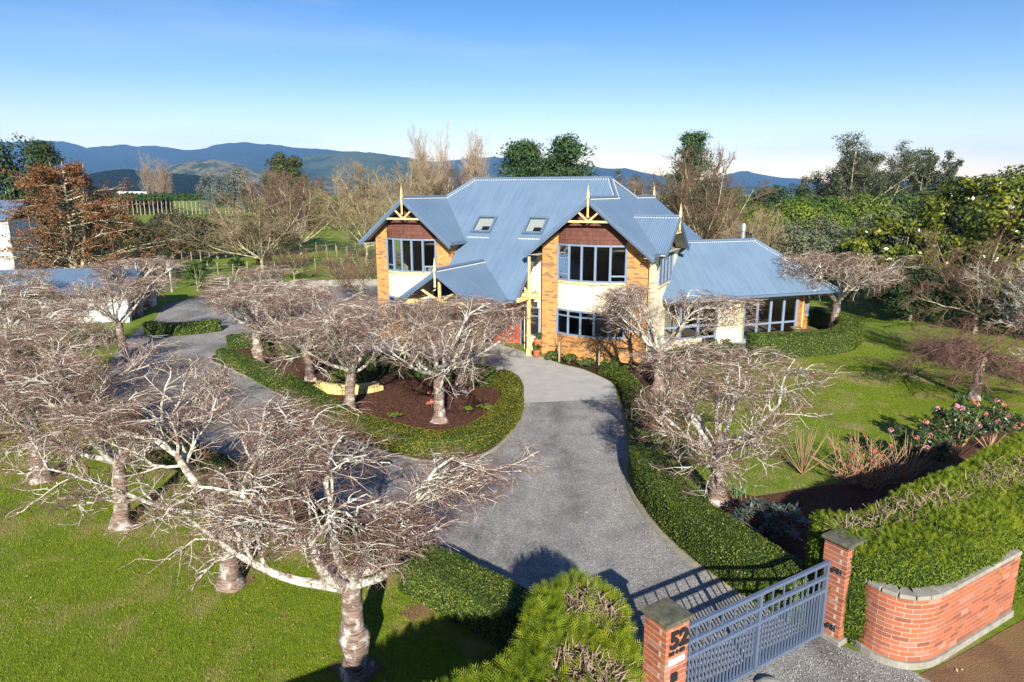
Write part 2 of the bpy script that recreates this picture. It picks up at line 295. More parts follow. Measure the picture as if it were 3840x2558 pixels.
class MB:
    """collects simple solids into one mesh"""
    def __init__(s): s.v = []; s.f = []; s.uv = None
    def add(s, vs, fs):
        n = len(s.v); s.v += [tuple(v) for v in vs]; s.f += [tuple(i + n for i in f) for f in fs]; return s
    def box(s, a, b):
        x0, y0, z0 = a; x1, y1, z1 = b
        return s.add([(x0, y0, z0), (x1, y0, z0), (x1, y1, z0), (x0, y1, z0), (x0, y0, z1), (x1, y0, z1), (x1, y1, z1), (x0, y1, z1)],
                     [(0, 3, 2, 1), (4, 5, 6, 7), (0, 1, 5, 4), (1, 2, 6, 5), (2, 3, 7, 6), (3, 0, 4, 7)])
    def beam(s, p, q, w, h, up=(0, 0, 1)):
        p = Vector(p); q = Vector(q); d = (q - p).normalized(); up = Vector(up)
        sd = d.cross(up).normalized() * (w / 2); u = sd.cross(d).normalized() * (h / 2)
        vs = [p - sd - u, p + sd - u, p + sd + u, p - sd + u, q - sd - u, q + sd - u, q + sd + u, q - sd + u]
        return s.add(vs, [(0, 1, 2, 3), (4, 7, 6, 5), (0, 4, 5, 1), (1, 5, 6, 2), (2, 6, 7, 3), (3, 7, 4, 0)])
    def prism(s, pts, off):
        """polygon pts extruded by vector off"""
        n = len(pts); off = Vector(off); vs = [Vector(p) for p in pts] + [Vector(p) + off for p in pts]
        fs = [tuple(range(n)), tuple(range(2 * n - 1, n - 1, -1))] + [(i, i + n, (i + 1) % n + n, (i + 1) % n) for i in range(n)]
        return s.add(vs, fs)
    def lathe(s, prof, c=(0, 0, 0), seg=12):
        vs = []; fs = []
        for r, z in prof:
            for k in range(seg):
                a = 2 * math.pi * k / seg; vs.append((c[0] + r * math.cos(a), c[1] + r * math.sin(a), c[2] + z))
        for i in range(len(prof) - 1):
            for k in range(seg):
                fs.append((i * seg + k, i * seg + (k + 1) % seg, (i + 1) * seg + (k + 1) % seg, (i + 1) * seg + k))
        fs.append(tuple(range(seg - 1, -1, -1))); fs.append(tuple(range((len(prof) - 1) * seg, len(prof) * seg)))
        return s.add(vs, fs)
    def tube(s, pts, r, seg=8):
        P = np.array([[list(p) for p in pts]], float); V, F = tubes(P, np.full((1, len(pts)), r), seg)
        return s.add(V.tolist(), F.tolist())
    def build(s, name, mat, parent=None, loc=(0, 0, 0), rot=(0, 0, 0), smooth=False, bevel=0):
        me = bpy.data.meshes.new(name); me.from_pydata(s.v, [], s.f); me.materials.append(MT[mat])
        bm = bmesh.new(); bm.from_mesh(me); bmesh.ops.recalc_face_normals(bm, faces=bm.faces)
        if bevel: bmesh.ops.bevel(bm, geom=bm.edges[:], offset=bevel, segments=1, affect='EDGES', clamp_overlap=True)
        bm.to_mesh(me); bm.free()
        if smooth: me.polygons.foreach_set('use_smooth', np.ones(len(me.polygons), bool))
        return obj(name, me, parent, loc, rot)
def tubes(P, Rr, sides):
    """P (n,k,3) polylines, Rr (n,k) radii -> vertices, quads"""
    P = np.asarray(P, float); n, k, _ = P.shape
    T = np.gradient(P, axis=1); T /= np.linalg.norm(T, axis=2, keepdims=True) + 1e-9
    ref = np.cross(P[:, -1] - P[:, 0], np.array([.31, .87, .41])); bad = np.linalg.norm(ref, axis=1) < 1e-5; ref[bad] = (1, 0, 0)
    ref = ref[:, None, :]
    A = ref - T * (T * ref).sum(2, keepdims=True); A /= np.linalg.norm(A, axis=2, keepdims=True) + 1e-9
    B = np.cross(T, A)
    an = np.arange(sides) * 2 * np.pi / sides
    V = P[:, :, None, :] + Rr[:, :, None, None] * (np.cos(an)[None, None, :, None] * A[:, :, None, :] + np.sin(an)[None, None, :, None] * B[:, :, None, :])
    base = (np.arange(n) * k * sides)[:, None, None] + (np.arange(k - 1) * sides)[None, :, None]
    j = np.arange(sides)[None, None, :]; j2 = (j + 1) % sides
    F = np.stack([base + j, base + j2, base + sides + j2, base + sides + j], -1).reshape(-1, 4)
    return V.reshape(-1, 3), F
def join(parts):
    """[(V,F,mi)] -> V, Fs, mis"""
    Vs = []; Fs = []; ms = []; n = 0
    for V, F, m in parts:
        if len(F) == 0: continue
        Vs.append(V); Fs.append(np.asarray(F) + n); ms.append(m); n += len(V)
    return np.concatenate(Vs), Fs, ms
def unit(a): return a / (np.linalg.norm(a, axis=-1, keepdims=True) + 1e-9)
def leaves(P, Nn, size, rng, aspect=.5, tilt=.6, jit=.35):
    """diamond leaves at points P facing roughly Nn"""
    n = len(P); Nn = unit(Nn + rng.normal(0, tilt, (n, 3))); a = unit(np.cross(Nn, rng.normal(0, 1, (n, 3)))); b = np.cross(Nn, a)
    s = size * (1 + rng.uniform(-jit, jit, (n, 1)))
    V = np.stack([P - a * s * .5, P + b * s * .5 * aspect, P + a * s * .5, P - b * s * .5 * aspect], 1).reshape(-1, 3)
    F = np.arange(n * 4).reshape(-1, 4); return V, F
def stamp(tv, tf, P, X, Z, S):
    """copies of template (tv,tf) at P; local x axis along X, local z near Z, scale S"""
    X = unit(X); Y = unit(np.cross(Z, X)); Zz = np.cross(X, Y)
    V = P[:, None, :] + S[:, None, None] * (tv[None, :, 0:1] * X[:, None, :] + tv[None, :, 1:2] * Y[:, None, :] + tv[None, :, 2:3] * Zz[:, None, :])
    F = tf[None] + (np.arange(len(P)) * len(tv))[:, None, None]
    return V.reshape(-1, 3), F.reshape(-1, tf.shape[1])
def in_poly(P, poly):
    x, y = P[:, 0], P[:, 1]; r = np.zeros(len(P), bool); j = len(poly) - 1
    for i in range(len(poly)):
        xi, yi = poly[i]; xj, yj = poly[j]
        c = ((yi > y) != (yj > y)) & (x < (xj - xi) * (y - yi) / (yj - yi + 1e-12) + xi); r ^= c; j = i
    return r
def smooth_path(pts, step=.15, closed=False):
    p = np.array(pts, float)
    n = len(p); out = []
    for i in range(n if closed else n - 1):
        p0 = p[(i - 1) % n] if closed or i > 0 else 2 * p[0] - p[1]; p1 = p[i]; p2 = p[(i + 1) % n]
        p3 = p[(i + 2) % n] if closed or i + 2 < n else 2 * p[n - 1] - p[n - 2]
        m = max(2, int(np.linalg.norm(p2 - p1) / step))
        for t in np.arange(m) / m:
            out.append(.5 * (2 * p1 + (p2 - p0) * t + (2 * p0 - 5 * p1 + 4 * p2 - p3) * t * t + (3 * p1 - p0 - 3 * p2 + p3) * t ** 3))
    if not closed: out.append(p[-1])
    return np.array(out)
# ------------------------------------------------------------------ the setting: ground, drive, beds, hills
def vnoise(x, y, seed=0):
    """smooth value noise, arrays in, 0..1 out"""
    xi = np.floor(x).astype(np.int64); yi = np.floor(y).astype(np.int64); fx = x - xi; fy = y - yi
    fx = fx * fx * (3 - 2 * fx); fy = fy * fy * (3 - 2 * fy)
    def h(a, b):
        n = (a * 374761393 + b * 668265263 + seed * 1442695041) & 0x7fffffff
        n = ((n ^ (n >> 13)) * 1274126177) & 0x7fffffff
        return (n ^ (n >> 16)) % 65536 / 65535.
    return (h(xi, yi) * (1 - fx) + h(xi + 1, yi) * fx) * (1 - fy) + (h(xi, yi + 1) * (1 - fx) + h(xi + 1, yi + 1) * fx) * fy
def fbm(x, y, seed=0, oct=4):
    s = 0; a = .5
    for k in range(oct): s = s + a * vnoise(x * 2 ** k, y * 2 ** k, seed + k); a *= .5
    return s
def struct(o): o['kind'] = 'structure'; return o
def sheet(name, pts, z, mat):
    m = MB(); m.v = [(x, y, z) for x, y in pts]; m.f = [tuple(range(len(pts)))]
    return struct(m.build(name, mat))

def ground_sheet():
    xs = np.concatenate([-np.geomspace(9000, 60, 24), np.linspace(-50, 50, 41), np.geomspace(60, 9000, 24)])
    ys = np.concatenate([[-400, -60], np.linspace(-20, 120, 57), np.geomspace(135, 12000, 26)])
    X, Y = np.meshgrid(xs, ys); Z = np.zeros_like(X)
    V = np.stack([X, Y, Z], -1).reshape(-1, 3); w = len(xs)
    i = (np.arange(len(ys) - 1)[:, None] * w + np.arange(w - 1)[None, :]).ravel()
    F = np.stack([i, i + 1, i + w + 1, i + w], 1)
    return struct(obj('ground', mesh_np('ground', V, [F], 'ground')))
ground_sheet()

ISLAND = [(.34, 25.3), (.31, 23.44), (.04, 21.36), (-.49, 19.6), (-1.23, 18.73), (-2.22, 18.5), (-3.57, 19.07), (-4.67, 19.97), (-5.92, 21.15),
          (-6.86, 22.47), (-9.12, 25.63), (-12.2, 28.9), (-14.0, 30.8), (-14.3, 32.6), (-12.6, 33.4), (-8.4, 30.9), (-5.6, 29.2), (-3.2, 28.1), (-1.2, 27.3), (.1, 26.6)]
isl = smooth_path(ISLAND, .4, True).tolist()
DR_R = [(7.6, 8.3), (6.6, 9.6), (5.6, 10.35), (5.0, 11.0), (4.39, 12.11), (4.09, 12.55), (3.63, 13.59), (3.28, 15.17), (3.18, 16.92), (3.41, 18.57), (3.67, 20.35), (3.95, 22.47), (3.97, 24.6)]
DR_L = [(-16.2, 36.2), (-21.2, 39.5), (-19.9, 34), (-18, 29.6), (-15.5, 25.2), (-12, 21.6), (-9, 19.0), (-6.4, 17.2), (-4.2, 15.3), (-1.9, 12.9), (.1, 10.9), (1.7, 9.4), (1.4, 6), (2.0, 3), (7.6, 5)]
drive = smooth_path(DR_R, .4).tolist() + [(.32, 24.11)] + smooth_path(ISLAND[1:14], .4).tolist() + [(-14.6, 34.5)] + smooth_path(DR_L, .4).tolist()
sheet('driveway', drive, .006, 'gravel')
sheet('apron', [(.32, 24.11), (3.97, 24.6)] + smooth_path([(3.98, 24.7), (4.05, 26.88), (3.11, 28.98), (2.22, 29.91), (1.5, 31.2)], .4).tolist() + [(-1, 34.5), (-7.4, 36.8), (-13.2, 35.6), (-12.6, 33.4), (-8.4, 30.9), (-5.6, 29.2), (-3.2, 28.1), (-1.2, 27.3), (.1, 26.6), (.34, 25.3)], .012, 'apron')
sheet('courtyard', [(-12.6, 35.2), (-7.6, 37.2), (-5.5, 42), (-7.5, 55), (-13, 57), (-22.5, 53.5), (-24, 46.5), (-21.2, 39.5), (-16.2, 36.2), (-14.6, 34.5)], .010, 'gravel')
sheet('mulch_bed', [tuple(p) for p in isl], .02, 'mulch')
sheet('garden_bed', [(5.1, 16.9), (6.2, 16.2), (8.7, 17.0), (12.2, 19.9), (15.4, 21.6), (17.6, 22.6), (18.6, 20.6), (14, 16.5), (9, 13.2), (5.4, 12.2), (4.9, 13.4), (4.5, 15.0)], .008, 'mulch')
sheet('house_bed', [(4.1, 24.7), (4.15, 26.9), (3.2, 29.05), (2.3, 30.0), (1.6, 31.3), (6.0, 30.2), (8.9, 33.3), (10.6, 33.6), (11.2, 31.2), (8.6, 29.8), (6.4, 27.0), (5.0, 24.7)], .016, 'soil')
sheet('verge', [(6.55, 9.6), (7.1, 9.85), (9.3, 11.05), (13.5, 13.4), (14.5, 12), (9, 8.6), (7.6, 8.0)], .009, 'dirt')
sheet('patio', [(10.4, 34.4), (15.2, 36.1), (16.8, 38.0), (17.5, 36.5), (15.5, 33.4), (11.3, 32.6)], .012, 'apron')

def soil_patch(x, y, r, seed):
    rg = random.Random(seed); sheet('soil_patch', [(x + r * rg.uniform(.6, 1.25) * math.cos(k * .35), y + r * .8 * rg.uniform(.6, 1.25) * math.sin(k * .35)) for k in range(18)], .011, 'dirt')
for _k, (_x, _y, _r) in enumerate([(-2.5, 9.75, .42), (-5.5, 12.25, .4), (-9.0, 14.7, .4), (-12.6, 17.25, .4), (17.4, 24.7, .5), (-1.75, 11.3, .35)]): soil_patch(_x, _y, _r, _k)
def kerb(name, pts, w, h, mat, closed=False):
    p = smooth_path(pts, .35, closed); T = unit(np.gradient(p, axis=0)); n = np.stack([-T[:, 1], T[:, 0]], 1) * w / 2
    L = np.column_stack([p + n, np.full(len(p), h)]); Rr = np.column_stack([p - n, np.full(len(p), h)])
    Lb = L.copy(); Lb[:, 2] = 0; Rb = Rr.copy(); Rb[:, 2] = 0
    V = np.concatenate([Lb, L, Rr, Rb]); k = len(p); i = np.arange(k - 1)
    F = np.concatenate([np.stack([i + a * k, i + 1 + a * k, i + 1 + (a + 1) * k, i + (a + 1) * k], 1) for a in range(3)])
    return struct(obj(name, mesh_np(name, V, [F], mat)))
kerb('hedge_edging', DR_R[3:13], .3, .012, 'edging')
kerb('island_edging', ISLAND[:14], .16, .045, 'edging')
kerb('courtyard_kerb', [(-7.5, 55), (-13, 57), (-22.5, 53.5)], .5, .5, 'concrete')

def mat_hill(name, stops, sc, patch=None):
    m, nt, b = nmat(name)
    n = tex_noise(nt, sc, 7, .65); c = ramp(nt, stops, n)
    if patch:
        n2 = tex_noise(nt, patch[0], 4, .6); c = mixc(nt, ramp(nt, [(.48, (0, 0, 0)), (.56, (1, 1, 1))], n2), c, patch[1])
    nt.links.new(c, b.inputs['Base Color']); b.inputs['Roughness'].default_value = 1; b.inputs['Specular IOR Level'].default_value = 0
    bump(nt, b, tex_noise(nt, sc * 6, 5, .7), 1.0, 30); return m
MT['hill_far'] = mat_hill('far_bush_hill', [(.3, (.008, .017, .012)), (.7, (.026, .038, .018))], .004)
MT['hill_mid'] = mat_hill('mid_bush_hill', [(.3, (.016, .032, .014)), (.7, (.045, .07, .022))], .006, (.0016, (.075, .095, .03)))
MT['hill_pine'] = mat_hill('pine_plantation', [(.3, (.008, .018, .008)), (.7, (.022, .04, .015))], .03)
MT['hill_dry'] = mat_hill('dry_grass_hill', [(.3, (.17, .14, .07)), (.7, (.27, .23, .13))], .01, (.012, (.05, .075, .025)))
def hill(name, d, prof, depth, mat, seed, rough=.22, foot=0., spur=None):
    px = np.array([p[0] for p in prof], float); py = np.array([p[1] for p in prof], float)
    x = np.linspace(px[0], px[-1], 190); sl = np.interp(x, px, py)
    H0 = d * (442 - sl) / 1645 + 7.6 - foot
    t = np.concatenate([np.linspace(0, 1, 40), np.linspace(1.05, 1.6, 8)])
    X = d * (x - 1177) / 1607; XX, TT = np.meshgrid(X, t); HH = np.tile(H0, (len(t), 1))
    shape = np.where(TT <= 1, TT ** 1.25, np.clip(1 - (TT - 1) * 1.4, 0, 1))
    L = spur or d * .07
    w = np.abs(fbm(XX / L + TT * 1.1, TT * 1.6 + seed, seed) - .47) * 2
    env = np.clip(TT, 0, 1) * np.clip(1.02 - TT, 0, 1) * 4 * .9
    Z = HH * shape - HH * w * rough * env * 1.8 + HH * .06 * (fbm(XX / (d * .009), TT * 9, seed + 9) - .5) * np.clip(TT * 2, 0, 1)
    Z[0] = -3
    V = np.stack([XX * (1 + (TT - 1) * depth / d), d + (TT - 1) * depth, Z], -1).reshape(-1, 3); nx = len(x)
    i = (np.arange(len(t) - 1)[:, None] * nx + np.arange(nx - 1)[None, :]).ravel()
    F = np.stack([i, i + 1, i + nx + 1, i + nx], 1)
    return struct(obj(name, mesh_np(name, V, [F], mat, smooth=True)))
hill('far_range', 6200, [(-700, 350), (-400, 335), (-150, 318), (-60, 335), (0, 327), (60, 327), (110, 324), (160, 326), (200, 336), (215, 341), (260, 335), (300, 333), (330, 337), (375, 334), (400, 340), (450, 345), (480, 340), (520, 330), (560, 329), (620, 331), (680, 339), (740, 344), (800, 349), (900, 356), (1000, 372), (1060, 366), (1100, 362), (1160, 362), (1230, 366), (1300, 372), (1340, 380), (1400, 388), (1440, 386), (1470, 394), (1520, 404), (1600, 414), (1680, 425), (1760, 442)], 2600, 'hill_far', 3)
hill('right_range', 6800, [(1560, 442), (1620, 424), (1660, 402), (1690, 395), (1715, 393), (1745, 401), (1790, 408), (1830, 409), (1880, 418), (1960, 425), (2040, 424), (2090, 414), (2140, 406), (2200, 406), (2260, 412), (2320, 422), (2400, 428), (2600, 420), (2900, 430), (3200, 442)], 2300, 'hill_far', 8)
hill('mid_range', 3900, [(420, 442), (520, 412), (600, 395), (660, 372), (720, 356), (790, 348), (850, 351), (900, 358), (960, 370), (1010, 380), (1080, 392), (1160, 405), (1260, 420), (1380, 442)], 1500, 'hill_mid', 5)
hill('dry_hills', 2600, [(330, 442), (370, 400), (400, 378), (440, 372), (500, 366), (540, 372), (590, 392), (640, 405), (700, 415), (780, 418), (860, 430), (940, 442)], 700, 'hill_dry', 12, .3)
hill('dry_spur', 2500, [(60, 442), (110, 418), (150, 403), (190, 396), (230, 404), (280, 420), (330, 442)], 600, 'hill_dry', 15, .3)
hill('pine_hill', 1500, [(120, 442), (170, 420), (200, 402), (240, 394), (290, 388), (330, 392), (380, 396), (430, 400), (480, 406), (560, 420), (640, 430), (720, 442)], 420, 'hill_pine', 21, .2)
hill('right_foothill', 3000, [(1540, 442), (1640, 430), (1720, 428), (1800, 434), (1860, 428), (1930, 426), (2000, 432), (2120, 442)], 500, 'hill_mid', 27, .25)
# ------------------------------------------------------------------ the house (local axes: u along the front, v into the house)
PHI = 25.0
house = empty('house', (1.46, 31.88, 0), R(-PHI))
tag(house, 'two-storey tan brick and cream house with blue corrugated roof and two front gables', 'house')
T = .82
def zm(v): return 4.36 + T * v          # main front slope
GL, GR, ZR = -7.3, 2.35, 7.36           # gable centres and ridge height
def roof(pts, eave, name='roof_panel', parent=house, th=.07):
    """roof plane: corners as (u,v,z); eave = direction along the eave; UV.x runs along the eave"""
    P = [Vector(p) for p in pts]; e = Vector(eave).normalized()
    nrm = Vector((0, 0, 0))
    for i in range(len(P)): nrm += (P[i] - P[0]).cross(P[(i + 1) % len(P)] - P[0])
    nrm.normalize()
    if nrm.z < 0: nrm = -nrm
    m = MB(); m.prism(P, -nrm * th); o = m.build(name, 'roof', parent)
    me = o.data; uvl = me.uv_layers.new(name='UVMap'); dn = nrm.cross(e)
    for lp in me.loops:
        co = me.vertices[lp.vertex_index].co; uvl.data[lp.index].uv = (co.dot(e), co.dot(dn))
    return o
RL, RR_, RV = -6.14, 1.65, 4.82; ZT = zm(RV)
VJ = (ZR - 4.36) / T                                            # v where the gable ridges run into the main slope
EV = -1.84                                                       # main eave
EL0, EL1 = GL - 2.65, GL + 2.62; ER0, ER1 = GR - 2.95, GR + 2.9   # gable eaves
FV, RVB = -.65, 11.3                                             # gable front / rear overhang
def zl(u): return ZR - T * abs(u - GL)
def zr(u): return ZR - T * abs(u - GR)
roof([(RL, RV, ZT), (RR_, RV, ZT), (GR, VJ, ZR), (ER0, VJ - 2.95, zr(ER0)), (ER0, EV, zm(EV)), (-4.9, EV, zm(EV)), (-4.9, VJ - 2.4, zm(VJ - 2.4)), (GL, VJ, ZR)], (1, 0, 0))
roof([(GL, FV, ZR), (GL, VJ, ZR), (EL1, VJ - 2.62, zl(EL1)), (EL1, FV, zl(EL1))], (0, 1, 0))
roof([(GL, FV, ZR), (GL, VJ, ZR), (RL, RV, ZT), (GL, 7.6, ZR), (EL0, 9.2, zl(EL0)), (EL0, FV, zl(EL0))], (0, 1, 0))
roof([(GR, FV, ZR), (GR, VJ, ZR), (ER0, VJ - 2.95, zr(ER0)), (ER0, FV, zr(ER0))], (0, 1, 0))
roof([(RR_, RV, ZT), (GR, VJ, ZR), (GR, 7.2, ZR)], (0, 1, 0))
DV, DZ, DH = 3.0, 6.5, 2.5                                         # side dormer gable: v of ridge, height, half width
UD = GR + (ZR - DZ) / T
dsl = (DZ - zr(ER1)) / DH
roof([(GR, FV, ZR), (GR, RVB, ZR), (ER1, RVB, zr(ER1)), (ER1, DV + DH, zr(ER1)), (UD, DV, DZ), (ER1, DV - DH, zr(ER1)), (ER1, FV, zr(ER1))], (0, 1, 0))
UF = 5.6
roof([(UD, DV, DZ), (UF, DV, DZ), (UF, DV - DH, zr(ER1)), (ER1, DV - DH, zr(ER1))], (1, 0, 0))
roof([(UD, DV, DZ), (UF, DV, DZ), (UF, DV + DH, zr(ER1)), (ER1, DV + DH, zr(ER1))], (1, 0, 0))
roof([(RL, RV, ZT), (RR_, RV, ZT), (GR, 7.2, ZR), (GR - 1.5, 11.0, ZR - T * 1.5 + .2), (GL, 11.0, 5.4), (GL, 7.6, ZR)], (1, 0, 0))
roof([(GR, 7.2, ZR), (GR, RVB, ZR), (ER0, RVB, zr(ER0)), (GR - 2.6, 8.8, zr(GR - 2.6))], (0, 1, 0))
# porch gable
PU, PZ, PS, PH, PF = -3.15, 4.35, .68, 2.2, -4.5
zpe = PZ - PS * PH
for s in (-1, 1):
    roof([(PU, PF, PZ), (PU, (PZ - 4.36) / T, PZ), (PU + s * PH, (zpe - 4.36) / T, zpe), (PU + s * PH, PF, zpe)], (0, 1, 0), th=.06)
# wing (turned 45 degrees to the right), hipped
def w2l(x, y):
    a = R(PHI); dx, dy = x - 1.46, y - 31.88
    return Vector((dx * math.cos(a) - dy * math.sin(a), dx * math.sin(a) + dy * math.cos(a), 0))
W0 = w2l(10.5, 34.3); WU = Vector((math.cos(R(45)), math.sin(R(45)), 0)); WV = Vector((-math.sin(R(45)), math.cos(R(45)), 0))
def W(s, t, z): return W0 + WU * s + WV * t + Vector((0, 0, z))
WE, WR_, WZE, WZR = -.68, 2.45, 2.52, 5.05
S1 = 7.05                                                          # right eave end
roof([W(-3.6, WE, WZE), W(S1, WE, WZE), W(S1 - (WR_ - WE), WR_, WZR), W(-5.4, WR_, WZR)], WU)
roof([W(S1, WE, WZE), W(S1 - (WR_ - WE), WR_, WZR), W(S1, WR_ * 2 - WE, WZE)], WV)
roof([W(S1, WR_ * 2 - WE, WZE), W(S1 - (WR_ - WE), WR_, WZR), W(-5.4, WR_, WZR), W(-1.6, WR_ * 2 - WE, WZE)], WU)

# ridge and hip caps with scalloped pale edging
def cap(p, q, scallop=True):
    m = MB(); m.tube([p, q], .075, 7); o = m.build('ridge_cap', 'fascia', house, smooth=True)
    if scallop:
        p, q = Vector(p), Vector(q); L = (q - p).length; d = (q - p).normalized(); s = MB(); side = Vector((0, 0, 1)).cross(d)
        if side.length > .01: side.normalize()
        n = int(L / .13)
        for k in range(n):
            for sg in (-1, 1):
                c = p + d * ((k + .5) * L / n) + side * sg * .12 + Vector((0, 0, -.075))
                s.beam(c - d * .032, c + d * .032, .03, .03)
        e = s.build('cap_edging', 'white', o); e['kind'] = 'stuff'
cap((RL, RV, ZT + .02), (RR_, RV, ZT + .02)); cap((GL, FV, ZR + .02), (GL, VJ, ZR + .02)); cap((GR, FV, ZR + .02), (GR, VJ + .1, ZR + .02))
cap((GR, 7.2, ZR + .02), (GR, RVB, ZR + .02)); cap((RR_, RV, ZT + .02), (GR, VJ, ZR + .02)); cap((RR_, RV, ZT + .02), (GR, 7.2, ZR + .02)); cap((RL, RV, ZT + .02), (GL, VJ, ZR + .02))
cap((UD, DV, DZ + .02), (UF, DV, DZ + .02)); cap((PU, PF, PZ + .02), (PU, (PZ - 4.36) / T, PZ + .02))
cap(W(-5.4, WR_, WZR + .02), W(S1 - (WR_ - WE), WR_, WZR + .02)); cap(W(S1 - (WR_ - WE), WR_, WZR + .02), W(S1, WE, WZE + .05))

def part(name, mat, fn, bevel=0, smooth=False, parent=house):
    m = MB(); fn(m); return m.build(name, mat, parent, bevel=bevel, smooth=smooth)
# barge boards (two-step) and soffits of the gables
def barge(uc, half, z0, slope, v, axis='u', length=1.0, dep=.24):
    for s in (-1, 1):
        def pt(d, dz): return (uc + s * d, v, z0 - slope * d + dz) if axis == 'u' else (v, uc + s * d, z0 - slope * d + dz)
        for k, (dz, dd, th) in enumerate(((-.10, 0, .05), (-.20, .03, .04))):
            off = dd
            a = pt(0, dz); b = pt(half + .04, dz)
            if axis == 'u': a = (a[0], a[1] + off - .03, a[2]); b = (b[0], b[1] + off - .03, b[2])
            else: a = (a[0] - off + .03, a[1], a[2]); b = (b[0] - off + .03, b[1], b[2])
            part('barge_board', 'fascia', lambda m: m.beam(a, b, th, .15 if k == 0 else .12))
        a = pt(.02, -.13); b = pt(half, -.13)
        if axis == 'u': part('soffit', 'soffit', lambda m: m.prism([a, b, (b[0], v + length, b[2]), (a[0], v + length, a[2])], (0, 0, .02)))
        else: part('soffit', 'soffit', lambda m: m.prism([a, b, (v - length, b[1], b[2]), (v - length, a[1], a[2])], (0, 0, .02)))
barge(GL, 2.65, ZR, T, FV, length=.62); barge(GR, 2.95, ZR, T, FV, length=.62); barge(PU, PH, PZ, PS, PF, length=.3)
barge(DV, DH, DZ, dsl, UF, axis='v', length=.6)
# gable trusses and finials
def finial(p, h=.62, r=.055, down=.75):
    prof = [(.035, -down), (.06, -down + .04), (.045, -down + .12), (.05, -.15), (.075, -.12), (.075, -.05), (.05, 0), (.065, .04), (.065, .10), (.04, .14), (.035, .2), (.004, h)]
    part('finial', 'trim', lambda m: m.lathe(prof, p, 8), smooth=False)
def truss(uc, z0, slope, v, tie_z, axis='u'):
    half = (z0 - .22 - tie_z) / slope
    def pt(d, z): return (uc + d, v, z) if axis == 'u' else (v, uc + d, z)
    part('gable_tie', 'trim', lambda m: m.beam(pt(-half, tie_z), pt(half, tie_z), .07, .09))
    for s in (-1, 1):
        dd = half * .5; part('gable_brace', 'trim', lambda m: m.beam(pt(s * .04, tie_z + .04), pt(s * dd, z0 - slope * dd - .2), .06, .075))
truss(GL, ZR, T, FV + .06, 6.31); truss(GR, ZR, T, FV + .06, 6.34); truss(DV, DZ, dsl, UF - .08, 5.75, 'v')
finial((GL, FV - .04, ZR + .1), .46, down=.95); finial((GR, FV - .04, ZR + .1), .46, down=.95); finial((GR, RVB + .03, ZR + .12), .55, down=.3)
finial((UF + .02, DV, DZ + .1), .5, down=.75); finial((PU, PF - .03, PZ + .1), .45, down=.85)
# gutters, with fascia boards behind
def gutter(p, q, drop=.07):
    p = Vector(p); q = Vector(q)
    part('gutter', 'fascia', lambda m: m.beam(p + Vector((0, 0, -drop)), q + Vector((0, 0, -drop)), .13, .12))
gutter((-4.9, EV - .05, zm(EV)), (ER0 - .05, EV - .05, zm(EV)))
gutter((EL1 + .05, FV, zl(EL1)), (EL1 + .05, VJ - 2.7, zl(EL1))); gutter((EL0 - .05, FV, zl(EL0)), (EL0 - .05, 9.2, zl(EL0)))
gutter((ER0 - .05, FV, zr(ER0)), (ER0 - .05, VJ - 3.05, zr(ER0))); gutter((ER1 + .05, FV, zr(ER1)), (ER1 + .05, DV - DH, zr(ER1))); gutter((ER1 + .05, DV + DH, zr(ER1)), (ER1 + .05, RVB, zr(ER1)))
gutter(W(-3.6, WE - .05, WZE), W(S1 + .05, WE - .05, WZE)); gutter(W(S1 + .05, WE - .05, WZE), W(S1 + .05, WR_ * 2 - WE, WZE))
for s in (-1, 1): gutter((PU + s * (PH + .05), PF, zpe), (PU + s * (PH + .05), EV, zpe))
part('barge_board', 'fascia', lambda m: m.beam((ER0 + .02, VJ - 2.95, zr(ER0) - .1), (ER0 + .02, EV, zm(EV) - .1), .05, .22))
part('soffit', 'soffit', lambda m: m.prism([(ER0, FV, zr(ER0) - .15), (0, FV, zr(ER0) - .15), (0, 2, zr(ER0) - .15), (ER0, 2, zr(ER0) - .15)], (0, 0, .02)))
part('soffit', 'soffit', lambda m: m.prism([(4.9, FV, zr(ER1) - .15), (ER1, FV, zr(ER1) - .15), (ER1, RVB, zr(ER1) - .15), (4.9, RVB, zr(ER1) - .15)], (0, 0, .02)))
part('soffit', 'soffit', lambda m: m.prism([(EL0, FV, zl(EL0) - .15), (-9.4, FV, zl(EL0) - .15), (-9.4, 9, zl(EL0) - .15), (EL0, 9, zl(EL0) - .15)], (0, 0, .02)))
part('soffit', 'soffit', lambda m: m.prism([W(-3.6, WE, WZE - .16), W(S1, WE, WZE - .16), W(S1, .9, WZE - .16), W(-3.6, .1, WZE - .16)], (0, 0, .02)))

